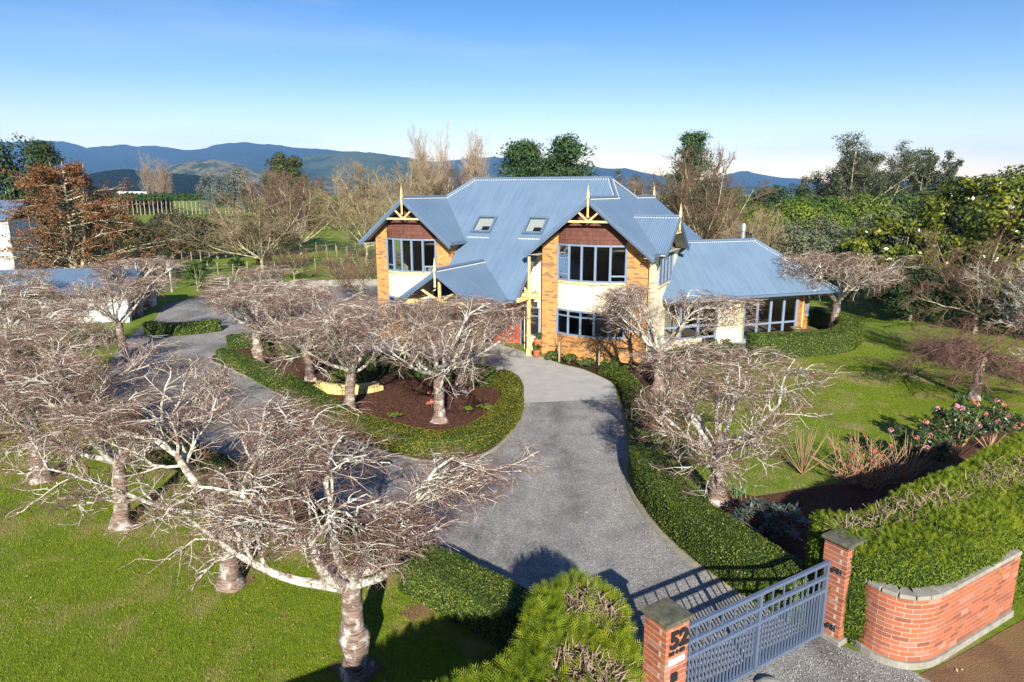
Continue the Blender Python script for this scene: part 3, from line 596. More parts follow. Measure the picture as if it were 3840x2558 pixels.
# ---- walls
UL0, UL1, UR0, UR1 = -9.45, -4.92, -.05, 4.95
LW0, LW1, RW0, RW1 = -8.72, -5.82, .75, 3.97       # bay openings
BRKN = [0]; BRK_MAX = 300
_bm = {}
def brick_mesh(L, mat, D=.06, Hh=.076):
    k = (round(L, 3), mat, D, Hh)
    if k not in _bm:
        m = MB().box((-L / 2, -D / 2, -Hh / 2), (L / 2, D / 2, Hh / 2)); o = m.build('brick', mat); _bm[k] = o.data; bpy.data.objects.remove(o)
    return _bm[k]
def brick_face(parent, path, z0, courses, mat, topfn=None, single=True, off=0., maxn=None, D=.06, mod=.24, hh=.076):
    """bricks along a horizontal path [(x,y)...] (local), normal to the right of travel; singles until the limit, then one joined mesh"""
    p = np.array(path, float); seg = np.linalg.norm(np.diff(p, axis=0), axis=1); cum = np.concatenate([[0], np.cumsum(seg)]); Ltot = cum[-1]
    def at(s):
        s = min(max(s, 0), Ltot); i = min(np.searchsorted(cum, s, side='right') - 1, len(seg) - 1)
        t = (s - cum[i]) / seg[i]; a = p[i] + (p[i + 1] - p[i]) * t; return a, (p[i + 1] - p[i]) / seg[i]
    rest = MB(); cnt = 0
    for c in range(courses):
        s = 0.0; first = True; z = z0 + .043 + c * .086
        while s < Ltot - .03:
            L = (mod / 2 - .01) if (first and c % 2) else mod - .01
            first = False
            L = min(L, Ltot - s); 
            if L < .05: break
            mid, d = at(s + L / 2); s += L + .01
            nrm = np.array([d[1], -d[0]]); xy = mid + nrm * off
            if topfn and z + .04 > topfn(xy[0], xy[1]): continue
            if single and cnt < (maxn or 10 ** 9) and BRKN[0] < BRK_MAX:
                o = bpy.data.objects.new('brick', brick_mesh(L, mat, D, hh)); COL.objects.link(o); o.parent = parent
                o.location = (xy[0], xy[1], z); o.rotation_euler = (0, 0, math.atan2(d[1], d[0])); cnt += 1; BRKN[0] += 1
            else:
                a = Vector((xy[0] - d[0] * L / 2, xy[1] - d[1] * L / 2, z)); b = Vector((xy[0] + d[0] * L / 2, xy[1] + d[1] * L / 2, z))
                rest.beam(a, b, D, hh)
    if rest.v:
        o = rest.build('brickwork', mat, parent); o['kind'] = 'stuff'
def pier(u0, u1, uc, single, z1f, bottom=0.):
    top = max(z1f(u0), z1f(u1))
    pts = [(u0 + .004, .004, bottom), (u1 - .004, .004, bottom), (u1 - .004, .004, z1f(u1)), (u0 + .004, .004, z1f(u0))]
    o = part('brick_pier', 'mortar', lambda m: m.prism(pts, (0, .2, 0)))
    brick_face(o, [(u0, .025), (u1, .025)], bottom, int((top - bottom) / .086) + 1, 'hbrick', lambda x, y: z1f(x), single)
    return o
fl = lambda u: zl(u) - .2; fr = lambda u: zr(u) - .2
pier(RW1, UR1, GR, True, fr); pier(UL0, LW0, GL, False, fl); pier(UR0, RW0, GR, True, fr); pier(LW1, UL1, GL, False, fl)
o = part('brick_return', 'mortar', lambda m: m.box((UL1 - .2, .24, 0), (UL1 - .004, 2.2, 5.1)))
brick_face(o, [(UL1 - .025, 0.0), (UL1 - .025, 2.2)], 0, 58, 'hbrick', None, False)

def bow(u, u0, u1, depth): 
    t = (u - (u0 + u1) / 2) / ((u1 - u0) / 2); return -depth * (1 - t * t)
def bow_path(u0, u1, depth, n=5): return [(u0 + (u1 - u0) * k / n, bow(u0 + (u1 - u0) * k / n, u0, u1, depth)) for k in range(n + 1)]
def skin(path, z0, z1, th=.12):
    """thick wall following a path"""
    m = MB(); p = [Vector((x, y, 0)) for x, y in path]; n = len(p)
    nr = []
    for i in range(n):
        d = (p[min(i + 1, n - 1)] - p[max(i - 1, 0)]).normalized(); nr.append(Vector((d.y, -d.x, 0)))
    for i in range(n - 1):
        a, b = p[i], p[i + 1]; ai, bi = a - nr[i] * th, b - nr[i + 1] * th
        m.prism([(a.x, a.y, z0), (b.x, b.y, z0), (bi.x, bi.y, z0), (ai.x, ai.y, z0)], (0, 0, z1 - z0))
    return m
def quad(*p): return MB().add(p, [(0, 1, 2, 3)])
def bay_window(u0, u1, z0, z1, depth, lows, highs):
    """five-light bow window; lows / highs = transom height per light (None for none)"""
    w = empty('bay_window', ((u0 + u1) / 2, 0, z0), 0, house); cx = (u0 + u1) / 2
    P = bow_path(u0, u1, depth)
    loc = lambda x, y, z: (x - cx, y, z - z0)
    for k in range(6):
        MB().beam(loc(P[k][0], P[k][1], z0), loc(P[k][0], P[k][1], z1), .095, .095, (0, 1, 0)).build('mullion', 'frame', w)
    for k in range(5):
        a, b = P[k], P[k + 1]
        MB().beam(loc(*a, z1 - .04), loc(*b, z1 - .04), .08, .085).build('head_rail', 'frame', w)
        MB().beam(loc(*a, z0 + .04), loc(*b, z0 + .04), .08, .085).build('sill_rail', 'frame', w)
        for zt in (lows[k], highs[k]):
            if zt: MB().beam(loc(*a, zt), loc(*b, zt), .07, .07).build('transom', 'frame', w)
        quad(loc(a[0], a[1] + .012, z0 + .05), loc(b[0], b[1] + .012, z0 + .05), loc(b[0], b[1] + .012, z1 - .05), loc(a[0], a[1] + .012, z1 - .05)).build('pane', 'glass', w)
    return w
def bay(u0, u1, depth, single, lowlights=True):
    P = bow_path(u0, u1, depth)
    bay_window(u0, u1, 3.64, 5.32, depth, (3.95, None, None, None, 3.95), (None,) * 5)
    bay_window(u0, u1, 1.12, 2.32, depth, (None,) * 5, (2.02,) * 5)
    P10 = bow_path(u0, u1, depth, 10)
    skin(P10, 2.32, 3.56).build('spandrel', 'cream', house)
    skin([(x, y - .05) for x, y in P10], 3.54, 3.64, .2).build('sill_moulding', 'trim', house)
    o = skin([(x, y + .004) for x, y in P10], 0, 1.04, .15).build('brick_apron', 'mortar', house)
    brick_face(o, [(x, y + .025) for x, y in bow_path(u0, u1, depth, 14)], 0, 12, 'hbrick', None, single)
    sl = skin([(x, y - .03) for x, y in P10], 1.035, 1.12, .2).build('brick_sill', 'hbrick', house)
    # head lining behind the shingles so that the bow is closed
    skin([(x, y + .02) for x, y in P10], 5.32, 5.42, .3).build('window_head', 'frame', house)
    # rooms behind the glass
bay(RW0, RW1, .45, False); bay(LW0, LW1, .42, False)
def shingles(u0, u1, uc, depth, zf):
    z0 = 5.34; pan = part('shingle_panel', 'shingle', lambda m: m.prism([(u0, .04, z0), (u1, .04, z0), (u1, .04, zf(u1)), (uc, .04, zf(uc)), (u0, .04, zf(u0))], (0, .1, 0)))
    rg = random.Random(int(uc * 10)); row = 0; z = z0; hh = .19
    while z < zf(uc) - .08:
        u = u0 - rg.uniform(0, .1)
        while u < u1:
            w = rg.choice((.13, .15, .17, .19)); a = max(u, u0); b = min(u + w - .006, u1); u += w
            if b - a < .04: continue
            zt = min(z + hh + .05, zf(a), zf(b)); zb = z + rg.uniform(-.02, .012)
            if zt - zb < .06: continue
            fade = max(0., min(1., (6.25 - z) / .9)); 
            def yv(x, zz): 
                f = max(0., min(1., (6.3 - zz) / .95)); return bow(x, u0, u1, depth) * f - .02
            ya, yb, ta, tb = yv(a, zb) - .015, yv(b, zb) - .015, yv(a, zt) + .012, yv(b, zt) + .012
            m = MB(); m.prism([(a, ya, zb), (b, yb, zb), (b, tb, zt), (a, ta, zt)], (0, .018, 0)); m.build('shingle', 'shingle', pan)
        z += hh; row += 1
shingles(RW0, RW1, GR, .45, fr); shingles(LW0, LW1, GL, .42, fl)

# cream side and rear walls, centre wall, rooms
def wall_hole(u, v0, v1, z0, z1, holes, th=.15, mat='cream'):
    """wall in the plane u = const with window openings (v0,v1,z0,z1)"""
    h = holes[0]
    part('side_wall', mat, lambda m: (m.box((u - th, v0, z0), (u, h[0], z1)), m.box((u - th, h[1], z0), (u, v1, z1)), m.box((u - th, h[0], z0), (u, h[1], h[2])), m.box((u - th, h[0], h[3]), (u, h[1], z1))))
wall_hole(UR1, .24, 10.6, 0, 4.85, [(2.05, 4.9, 3.35, 4.95)])
part('gable_wall', 'cream', lambda m: m.prism([(UR1 + .01, DV - 1.9, 4.8), (UR1 + .01, DV + 1.9, 4.8), (UR1 + .01, DV, DZ - .25)], (-.12, 0, 0)))
part('gable_shingle_strip', 'shingle', lambda m: m.prism([(UR1 + .05, DV - 1.2, 5.0), (UR1 + .05, DV + 1.75, 5.0), (UR1 + .05, DV + 1.2, 5.45), (UR1 + .05, DV - .9, 5.45)], (-.04, 0, 0)))
sw = empty('side_window', (UR1, 3.475, 3.35), 0, house)
for v in (2.05, 2.76, 3.47, 4.19, 4.9): MB().beam((.02, v - 3.475, 0), (.02, v - 3.475, 1.6), .09, .09, (0, 1, 0)).build('mullion', 'frame', sw)
for z in (.04, 1.56): MB().beam((.02, -1.42, z), (.02, 1.42, z), .09, .09).build('rail', 'frame', sw)
for v in (-1.07, 1.07): MB().beam((.02, v - .33, .38), (.02, v + .33, .38), .07, .06).build('transom', 'frame', sw)
quad((-.01, -1.42, .05), (-.01, 1.42, .05), (-.01, 1.42, 1.55), (-.01, -1.42, 1.55)).build('pane', 'glass', sw)
part('window_sill', 'trim', lambda m: m.box((UR1 - .02, 1.95, 3.24), (UR1 + .09, 5.0, 3.34)))
part('rear_wall', 'cream', lambda m: m.box((UL0, 9.6, 0), (UR1 - .15, 9.8, 4.9)))
part('side_wall', 'cream', lambda m: m.box((UL0, .24, 0), (UL0 + .15, 9.6, 5.0)))
part('side_wall', 'cream', lambda m: m.box((UR0, .24, 0), (UR0 + .15, 2.0, 5.0)))
part('floor', 'room', lambda m: (m.box((UL0 + .16, .1, 2.55), (UL1 - .21, 9.5, 2.75)), m.box((UR0 + .16, .1, 2.55), (UR1 - .16, 9.5, 2.75))))
part('room_partition', 'room', lambda m: (m.box((UL0 + .16, 4.2, 0), (UL1 - .21, 4.3, 5.0)), m.box((UR0 + .16, 4.4, 0), (UR1 - .16, 4.5, 5.0))))
part('ceiling', 'room', lambda m: (m.box((UL0 + .16, .1, 5.02), (UL1 - .21, 4.2, 5.1)), m.box((UR0 + .16, .1, 5.02), (UR1 - .16, 4.4, 5.1))))
bed = empty('bed', (-7.3, 1.7, 2.75), 0, house)
MB().box((-1.0, -.6, 0), (1.2, .9, .52)).build('mattress', 'linen', bed, bevel=.08)
for k in (-.7, -.1): MB().box((k, .3, .52), (k + .5, .85, .85)).build('pillow', 'linen', bed, bevel=.1)
part('curtain', 'linen', lambda m: [m.box((LW0 + .05 + k * .07, .05 + (k % 2) * .04, 3.0), (LW0 + .11 + k * .07, .1 + (k % 2) * .04, 5.0)) for k in range(4)])
CV = 1.6
part('entry_wall', 'cream', lambda m: (m.box((-4.9, CV, 2.2), (UR0, CV + .15, 5.0)), m.box((-1.5, CV, 0), (-1.16, CV + .15, 2.2)), m.box((-1.16, .6, 0), (UR0, .75, 4.85)), m.box((-1.3, .75, 0), (-1.16, CV + .15, 4.85)), m.box((-4.9, CV, 0), (-3.77, CV + .15, 2.2))))
d = empty('front_door', (-2.4, CV, 0), 0, house)
MB().box((-1.3, .02, .03), (.46, .08, 2.12)).build('door_leaf', 'door', d)
for k in range(3): MB().box((-.6, .005, .2 + k * .64), (.34, .02, .7 + k * .64)).build('door_panel', 'door', d)
MB().lathe([(.03, 0), (.03, .06), (.02, .06)], (.36, .0, 1.0), 8).build('handle', 'chrome', d)
for x in (-1.37, .5, .88): MB().box((x, -.02, 0), (x + .07, .1, 2.2)).build('jamb', 'frame', d)
MB().box((-1.37, -.02, 2.12), (.95, .1, 2.2)).build('door_head', 'frame', d)
quad((.57, .04, .05), (.88, .04, .05), (.88, .04, 2.12), (.57, .04, 2.12)).build('side_pane', 'glass', d)
part('hall_shade_slab', 'dark', lambda m: m.box((-3.3, CV + .5, 0), (-1.4, CV + .6, 2.3)))  # near-black slab, paints the shade of the hall behind the side pane
ew = empty('entry_window', (-.72, .59, 1.0), 0, house)
MB().box((-.3, -.03, -.2), (.3, .0, 1.1)).build('pane', 'black', ew)
for x in (-.32, .26): MB().box((x, -.05, -.26), (x + .06, .01, 1.16)).build('stile', 'frame', ew)
for z in (-.26, .7, 1.1): MB().box((-.26, -.045, z), (.26, .008, z + .06)).build('rail', 'frame', ew)
# porch posts and beams
def post(u, v, h, name='porch_post'):
    part(name, 'trim', lambda m: (m.box((u - .07, v - .07, .3), (u + .07, v + .07, h)), m.box((u - .1, v - .1, 0), (u + .1, v + .1, .34)), m.box((u - .095, v - .095, .95), (u + .095, v + .095, 1.03)), m.box((u - .1, v - .1, h - .5), (u + .1, v + .1, h - .42))))
PB = PZ - PS * 2.0 - .15
for s in (-1, 1): post(PU + s * 2.0, -4.15, PB - .1)
part('porch_beam', 'trim', lambda m: m.box((PU - 2.2, -4.22, PB - .1), (PU + 2.2, -4.08, PB + .14)))
for s in (-1, 1): part('porch_beam', 'trim', lambda m: m.box((PU + s * 2.0 - .06, -4.07, PB - .08), (PU + s * 2.0 + .06, CV, PB + .1)))
for s in (-1, 1): part('porch_brace', 'trim', lambda m: m.beam((PU + s * .06, -4.15, PB + .14), (PU + s * 1.05, -4.15, PZ - PS * 1.05 - .14), .07, .09))
part('king_post', 'trim', lambda m: m.box((PU - .05, -4.2, PB + .14), (PU + .05, -4.1, PZ - .1)))
post(-.52, -.45, 2.85)
part('porch_beam', 'trim', lambda m: m.box((-.59, -1.75, 2.72), (-.45, CV, 2.92))); part('porch_beam', 'trim', lambda m: m.box((-1.3, -.52, 2.74), (.0, -.38, 2.96)))
for s in (-1, 1): part('porch_brace', 'trim', lambda m: m.beam((-.52 + s * .05, -.45, 2.96), (-.52 + s * .45, -.45, 3.5), .06, .08))
part('king_post', 'trim', lambda m: m.box((-.57, -.5, 2.96), (-.47, -.4, 4.7)))
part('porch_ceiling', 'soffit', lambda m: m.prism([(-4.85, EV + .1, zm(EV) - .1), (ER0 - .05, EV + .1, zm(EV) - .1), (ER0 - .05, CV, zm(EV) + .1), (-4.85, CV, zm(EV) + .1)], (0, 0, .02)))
# downpipes
def pipe(pts, mat='trim', r=.04, name='downpipe'): part(name, mat, lambda m: m.tube(pts, r, 8), smooth=True)
pipe([(5.25, -.45, 4.8), (5.1, -.2, 4.65), (5.05, -.08, 4.5), (5.05, -.08, .1)]); pipe([(-4.62, .95, 4.98), (-4.5, .8, 4.95), (-4.35, .75, 4.88)], 'frame', .06)
pipe([(5.15, 10.2, 4.75), (5.05, 10.1, 4.5), (5.05, 10.0, 3.9)], r=.06)
# skylights
def skylight(u0, u1):
    v0, v1 = 1.47, 2.4; s = empty('skylight', ((u0 + u1) / 2, (v0 + v1) / 2, zm((v0 + v1) / 2)), 0, house); s.rotation_euler = (math.atan(T), 0, 0)
    w = (u1 - u0) / 2; L = (v1 - v0) / 2 * math.sqrt(1 + T * T)
    for a, b, n in (((-w, -L, 0), (-w + .09, L, .13), 'frame'), ((w - .09, -L, 0), (w, L, .13), 'frame'), ((-w + .09, L - .1, 0), (w - .09, L, .13), 'frame'), ((-w + .09, -L, 0), (w - .09, -L + .12, .13), 'frame')): MB().box(a, b).build(n, 'fascia', s)
    MB().box((-w + .09, -L + .12, .004), (w - .09, L - .1, .012)).build('light_shaft', 'white', s)
    MB().box((-.05, -L + .14, .014), (w - .1, -.08, .02)).build('shaft_shade_plate', 'dark', s)  # flat dark plate on the tray, paints the shade down the shaft
    quad((-w + .09, -L + .12, .095), (w - .09, -L + .12, .095), (w - .09, L - .1, .095), (-w + .09, L - .1, .095)).build('pane', 'glass', s)
    MB().box((-w - .12, -L - .3, .004), (w + .12, -L, .02)).build('flashing', 'roof', s)
    e = MB()
    for k in range(12): x = -w - .1 + k * (2 * w + .2) / 12; e.box((x, -L - .33, .0), (x + .06, -L - .29, .03))
    e = e.build('flashing_edge', 'white', s); e['kind'] = 'stuff'
skylight(-4.6, -3.53); skylight(-1.73, -.7)
# ---- wing walls
def wwall(s0, s1, z0, z1, mat, name='wing_wall', t0=0., th=.15, parent=house):
    m = MB(); m.prism([W(s0, t0, z0), W(s1, t0, z0), W(s1, t0 + th, z0), W(s0, t0 + th, z0)], (0, 0, z1 - z0)); return m.build(name, mat, parent)
wwall(-3.4, -.9, 0, .35, 'cream'); wwall(-3.4, -.9, 2.15, 2.36, 'cream'); wwall(-.05, 1.5, 0, 2.36, 'cream'); wwall(1.42, 1.56, 0, 2.36, 'trim', 'corner_trim', -.03, .1)
wwall(-3.4, 7.0, 2.2, 2.36, 'soffit', 'wing_head', .02, .1)
def wframe(s0, s1, n, z0, z1, mid, name):
    w = empty(name, W(s0, 0, z0), R(45), house); Lw = s1 - s0
    for k in range(n + 1): MB().box((k * Lw / n - .07, -.03, 0), (k * Lw / n + .07, .06, z1 - z0)).build('stile', 'frame', w)
    for z in (0, mid, z1 - z0 - .1): MB().box((.07, -.02, z), (Lw - .07, .05, z + .1)).build('rail', 'frame', w)
    for k in range(n): quad((k * Lw / n + .07, .015, .1), ((k + 1) * Lw / n - .07, .015, .1), ((k + 1) * Lw / n - .07, .015, z1 - z0 - .1), (k * Lw / n + .07, .015, z1 - z0 - .1)).build('pane', 'glass', w)
wframe(1.6, 5.0, 4, .02, 2.2, .78, 'glass_doors'); wframe(-3.3, -.1, 3, .35, 2.2, .6, 'wing_window')
part('wing_room', 'room', lambda m: m.prism([W(-3.4, 3.8, 0), W(6.4, 3.8, 0), W(6.4, 3.9, 0), W(-3.4, 3.9, 0)], (0, 0, 2.4)))
part('wing_ceiling', 'room', lambda m: m.prism([W(-3.4, .1, 2.37), W(6.6, .3, 2.37), W(6.6, 4.6, 2.37), W(-3.4, 4.6, 2.37)], (0, 0, .03)))
part('wing_floor', 'room', lambda m: m.prism([W(-3.4, .1, .0), W(5.2, .1, .0), W(6.4, 3.8, .0), W(-3.4, 3.8, .0)], (0, 0, .03)))
# angled brick end of the wing
q0 = W(5.05, 0.0, 0); q1 = w2l(16.55, 37.75); q2 = W(6.5, 4.4, 0)
o = part('brick_wall', 'mortar', lambda m: m.prism([(q0.x, q0.y, 0), (q1.x, q1.y, 0), (q2.x, q2.y, 0), (q2.x - .4, q2.y, 0), (q0.x - .1, q0.y + .3, 0)], (0, 0, 2.36)))
brick_face(o, [(q0.x, q0.y), (q1.x, q1.y), (q2.x, q2.y)], 0, 27, 'hbrick', None, False)
pq = q0.lerp(q1, .78); dq = (q1 - q0).normalized(); nq = Vector((dq.y, -dq.x, 0))
part('narrow_window', 'frame', lambda m: m.beam(pq + nq * .04 + Vector((0, 0, .9)), pq + nq * .04 + Vector((0, 0, 2.1)), .3, .06, dq))
pipe([tuple(q0 + nq * .07 + dq * .9 + Vector((0, 0, 2.3))), tuple(q0 + nq * .07 + dq * .9 + Vector((0, 0, .1)))])
# flue
fp = W(3.9, 3.4, 0)
fl_ = empty('flue', (fp.x, fp.y, 4.1), 0, house)
MB().lathe([(.14, 0), (.14, 1.1), (.15, 1.1), (.15, 1.14), (.12, 1.16), (.12, 1.34)], seg=14).build('pipe', 'flue', fl_, smooth=False)
MB().lathe([(.125, 1.342), (.16, 1.36), (.16, 1.55), (.11, 1.78), (.04, 1.8)], seg=14).build('cowl', 'flue', fl_)
# ------------------------------------------------------------------ gate, pillars, curved wall
GD = Vector((.848, .529, 0)); GP = Vector((.529, -.848, 0)); GA = math.atan2(.529, .848)
def fpart(thing, name, mat, fn, bevel=0):
    m = MB(); fn(m); return m.build(name, mat, thing, bevel=bevel)
gate = empty('driveway_gate', (2.41, 8.67, 0), GA)
tag(gate, 'blue-grey metal driveway gate of upright bars between the brick pillars', 'gate')
GLN, GT, GB = 3.5, 1.5, .1
for x in (.03, GLN / 2, GLN - .03): fpart(gate, 'stile', 'gate', lambda m: m.box((x - .03, -.03, GB), (x + .03, .03, GT)))
for z in (GT - .03, 1.21, .96, GB + .03):
    for a, b in ((.06, GLN / 2 - .03), (GLN / 2 + .03, GLN - .06)): fpart(gate, 'rail', 'gate', lambda m: m.box((a, -.028, z - .028), (b, .028, z + .028)))
def bars(z0, z1, n):
    me = None
    for h in (0, 1):
        a = .06 + h * (GLN / 2 - .03); L = GLN / 2 - .09
        for k in range(n):
            x = a + (k + 1) * L / (n + 1)
            if me is None: o = fpart(gate, 'bar', 'gate', lambda m: m.box((-.011, -.011, z0), (.011, .011, z1))); me = o.data; o.location = (x, 0, 0)
            else: obj('bar', me, gate, (x, 0, 0))
bars(1.238, GT - .058, 5); bars(.988, 1.182, 10); bars(GB + .058, .932, 20)

def pillar(c, label):
    p = empty('gate_pillar', c, GA); tag(p, label, 'pillar', 'brick gate pillars')
    fpart(p, 'footing', 'concrete', lambda m: m.box((-.27, -.27, 0), (.27, .27, .1)), .01)
    core = fpart(p, 'core', 'mortar2', lambda m: m.box((-.211, -.211, .1), (.211, .211, 1.82)))
    BRKN[0] = 0
    h, i = .215, .175
    for a, b in (((-h, -i), (h, -i)), ((i, -i + .041), (i, i - .041)), ((h, i), (-h, i)), ((-i, i - .041), (-i, -i + .041))):
        brick_face(core, [a, b], .1, 20, 'gbrick', None, True, D=.08, mod=.23, hh=.074)
    fpart(p, 'capstone', 'capstone', lambda m: m.box((-.265, -.265, 1.82), (.265, .265, 1.88)), .012)
    return p
pR = pillar((5.66, 10.64, 0), 'brick gate pillar with mossy cap joined to the curved wall, at the hinges')
pL = pillar((2.17, 8.52, 0), 'brick gate pillar carrying black house number 52 beside the clipped cypress')
# moss on the cap
def hinge(z):
    h = fpart(pR, 'hinge', 'black', lambda m: (m.box((-.228, -.14, z), (-.219, .0, z + .1)), m.box((-.30, -.02, z + .02), (-.228, .0, z + .08))))
    for y in (-.11, -.03):
        for dz in (.02, .08): MB().box((-.238, y - .01, z + dz - .01), (-.229, y + .01, z + dz + .01)).build('bolt', 'chrome', h)
hinge(1.28); hinge(.22)
def text_part(parent, txt, size, loc, rot, mat, extrude, bold, name):
    cu = bpy.data.curves.new(name, 'FONT'); cu.body = txt; cu.size = size; cu.extrude = extrude; cu.offset = bold; cu.align_x = 'CENTER'; cu.resolution_u = 4
    t = bpy.data.objects.new(name, cu); COL.objects.link(t); bpy.context.view_layer.update()
    me = bpy.data.meshes.new_from_object(t.evaluated_get(bpy.context.evaluated_depsgraph_get())); bpy.data.objects.remove(t)
    me.materials.clear(); me.materials.append(MT[mat]); return obj(name, me, parent, loc, rot)
text_part(pL, '52', .36, (.03, -.226, 1.46), (R(90), 0, 0), 'black', .014, .012, 'house_number')
text_part(pL, 'BENNER', .085, (.0, -.222, 1.35), (R(90), 0, 0), 'black', .005, .002, 'name_lettering')
fpart(pL, 'letter_plate', 'white', lambda m: m.box((-.16, -.232, 1.20), (.15, -.217, 1.29)), .004)
fpart(pL, 'intercom', 'black', lambda m: m.box((-.1, -.25, .93), (.02, -.217, 1.06)), .006)

wall = empty('garden_wall', (0, 0, 0)); tag(wall, 'low curved red brick garden wall in front of the cypress hedge', 'wall')
WP = smooth_path([(5.90, 10.50), (5.97, 10.2), (6.13, 9.95), (6.42, 9.80), (6.78, 9.84), (7.12, 10.01), (7.84, 10.44), (9.15, 11.22)], .1)
_t = unit(np.gradient(WP, axis=0)); _n = np.stack([_t[:, 1], -_t[:, 0]], 1)
skin([tuple(q) for q in WP + _n * .026], .12, 1.22, .2).build('core', 'mortar2', wall)
skin([tuple(q) for q in WP + _n * .08], 0, .125, .34).build('footing', 'concrete', wall)
wc = wall.children[0]
def curved_bricks(p, z0, courses):
    """bricks bent to the wall's curve, each its own small mesh"""
    cum = np.concatenate([[0], np.cumsum(np.linalg.norm(np.diff(p, axis=0), axis=1))])
    def at(s): return np.array([np.interp(s, cum, p[:, k]) for k in (0, 1)])
    for c in range(courses):
        s = -.115 if c % 2 else 0.; z = z0 + c * .086
        while s < cum[-1] - .04:
            a, b = max(s, 0), min(s + .228, cum[-1]); s += .24
            if b - a < .05: continue
            q = [at(t) for t in np.linspace(a, b, 4)]; m = MB()
            vs = []; fs = []
            for t, pt in zip(np.linspace(a, b, 4), q):
                d = at(min(t + .02, cum[-1])) - at(max(t - .02, 0)); d /= np.linalg.norm(d); n = np.array([d[1], -d[0]])
                for o_ in (.031, -.05):
                    for dz in (.006, .080): vs.append((*(pt + n * o_), z + dz))
            for k in range(3):
                i = k * 4; fs += [(i, i + 4, i + 5, i + 1), (i + 1, i + 5, i + 7, i + 3), (i + 3, i + 7, i + 6, i + 2), (i + 2, i + 6, i + 4, i)]
            fs += [(0, 1, 3, 2), (12, 14, 15, 13)]; m.add(vs, fs); m.build('brick', 'gbrick', wc)
curved_bricks(WP, .12, 13)
def coping():
    p = WP; seg = np.linalg.norm(np.diff(p, axis=0), axis=1); cum = np.concatenate([[0], np.cumsum(seg)]); s = 0; rg = random.Random(4)
    while s < cum[-1] - .1:
        L = .236; a = [np.interp(s, cum, p[:, k]) for k in (0, 1)]; b = [np.interp(min(s + L, cum[-1]), cum, p[:, k]) for k in (0, 1)]
        d = Vector((b[0] - a[0], b[1] - a[1], 0)); n = Vector((d.y, -d.x, 0)).normalized(); A = Vector((a[0], a[1], 1.262)) - n * .085; B = Vector((b[0], b[1], 1.262)) - n * .085
        m = MB(); m.beam(A, B, .27, .075); m.build('coping_stone', 'concrete', wall, bevel=.012); s += L + .008
coping()

# ------------------------------------------------------------------ hedges
def hedge_grid(path, wid, h, step=.15, amp=.04, seed=0, taper=.35, corner=.18, closed=False, rough=3.):
    p = smooth_path(path, step, closed); n = len(p)
    T = unit(np.gradient(p, axis=0)); Nn = np.stack([-T[:, 1], T[:, 0]], 1)
    s = np.concatenate([[0], np.cumsum(np.linalg.norm(np.diff(p, axis=0), axis=1))]); L = s[-1]
    w = np.interp(s / L, np.linspace(0, 1, len(wid)), wid) if hasattr(wid, '__len__') else np.full(n, wid)
    hh = np.interp(s / L, np.linspace(0, 1, len(h)), h) if hasattr(h, '__len__') else np.full(n, h)
    if not closed:
        e = np.minimum(s, L - s); f = np.clip(e / np.maximum(w * taper, .01), 0, 1); f = np.sqrt(np.clip(1 - (1 - f) ** 2, .0006, 1)); w = w * f; 
    k = 9; prof = []
    for t in np.linspace(0, 1, k)[:-1]: prof.append((-1, t))
    for a in np.linspace(0, 90, 4)[:-1]: prof.append(('L', a))
    for t in np.linspace(-1, 1, k): prof.append((t, 'T'))
    for a in np.linspace(90, 0, 4)[1:]: prof.append(('R', a))
    for t in np.linspace(1, 0, k)[1:]: prof.append((1, t))
    V = np.zeros((n, len(prof), 3))
    c = np.minimum(corner, w * .45)
    for j, (a, b) in enumerate(prof):
        if a == 'L': off = -w / 2 + c * (1 - math.cos(R(b))); z = hh - c + c * math.sin(R(b))
        elif a == 'R': off = w / 2 - c * (1 - math.cos(R(b))); z = hh - c + c * math.sin(R(b))
        elif b == 'T': off = a * (w / 2 - c); z = hh
        else: off = a * w / 2 * (1 - .04 * (1 - b)); z = b * (hh - c)
        V[:, j, :2] = p + Nn * np.asarray(off).reshape(-1, 1); V[:, j, 2] = z
    gu = np.gradient(V, axis=0); gv = np.gradient(V, axis=1); nr = unit(np.cross(gu, gv))
    cen = np.concatenate([p, (hh * .5)[:, None]], 1)[:, None, :]; flip = ((V - cen) * nr).sum(2, keepdims=True) < 0; nr = np.where(flip, -nr, nr)
    d = fbm(V[..., 0] * rough + V[..., 2] * 2.1, V[..., 1] * rough - V[..., 2] * 1.3, seed) - .47
    V = V + nr * d[..., None] * amp * 2
    V[..., 2] = np.maximum(V[..., 2], 0)
    m = V.shape[1]; i = (np.arange(n - 1)[:, None] * m + np.arange(m - 1)[None, :]).ravel()
    F = np.stack([i, i + 1, i + m + 1, i + m], 1)
    return V.reshape(-1, 3), F, nr.reshape(-1, 3)
def scatter(V, F, nr, dens, rng, keep=None):
    a = V[F[:, 0]]; b = V[F[:, 1]]; c = V[F[:, 2]]; d = V[F[:, 3]]
    ar = .5 * np.linalg.norm(np.cross(c - a, d - b), axis=1); n = int(ar.sum() * dens)
    idx = rng.choice(len(F), n, p=ar / ar.sum()); u = rng.random((n, 1)); v = rng.random((n, 1))
    P = (a[idx] * (1 - u) + b[idx] * u) * (1 - v) + (d[idx] * (1 - u) + c[idx] * u) * v
    return P, nr[F[idx, 0]]
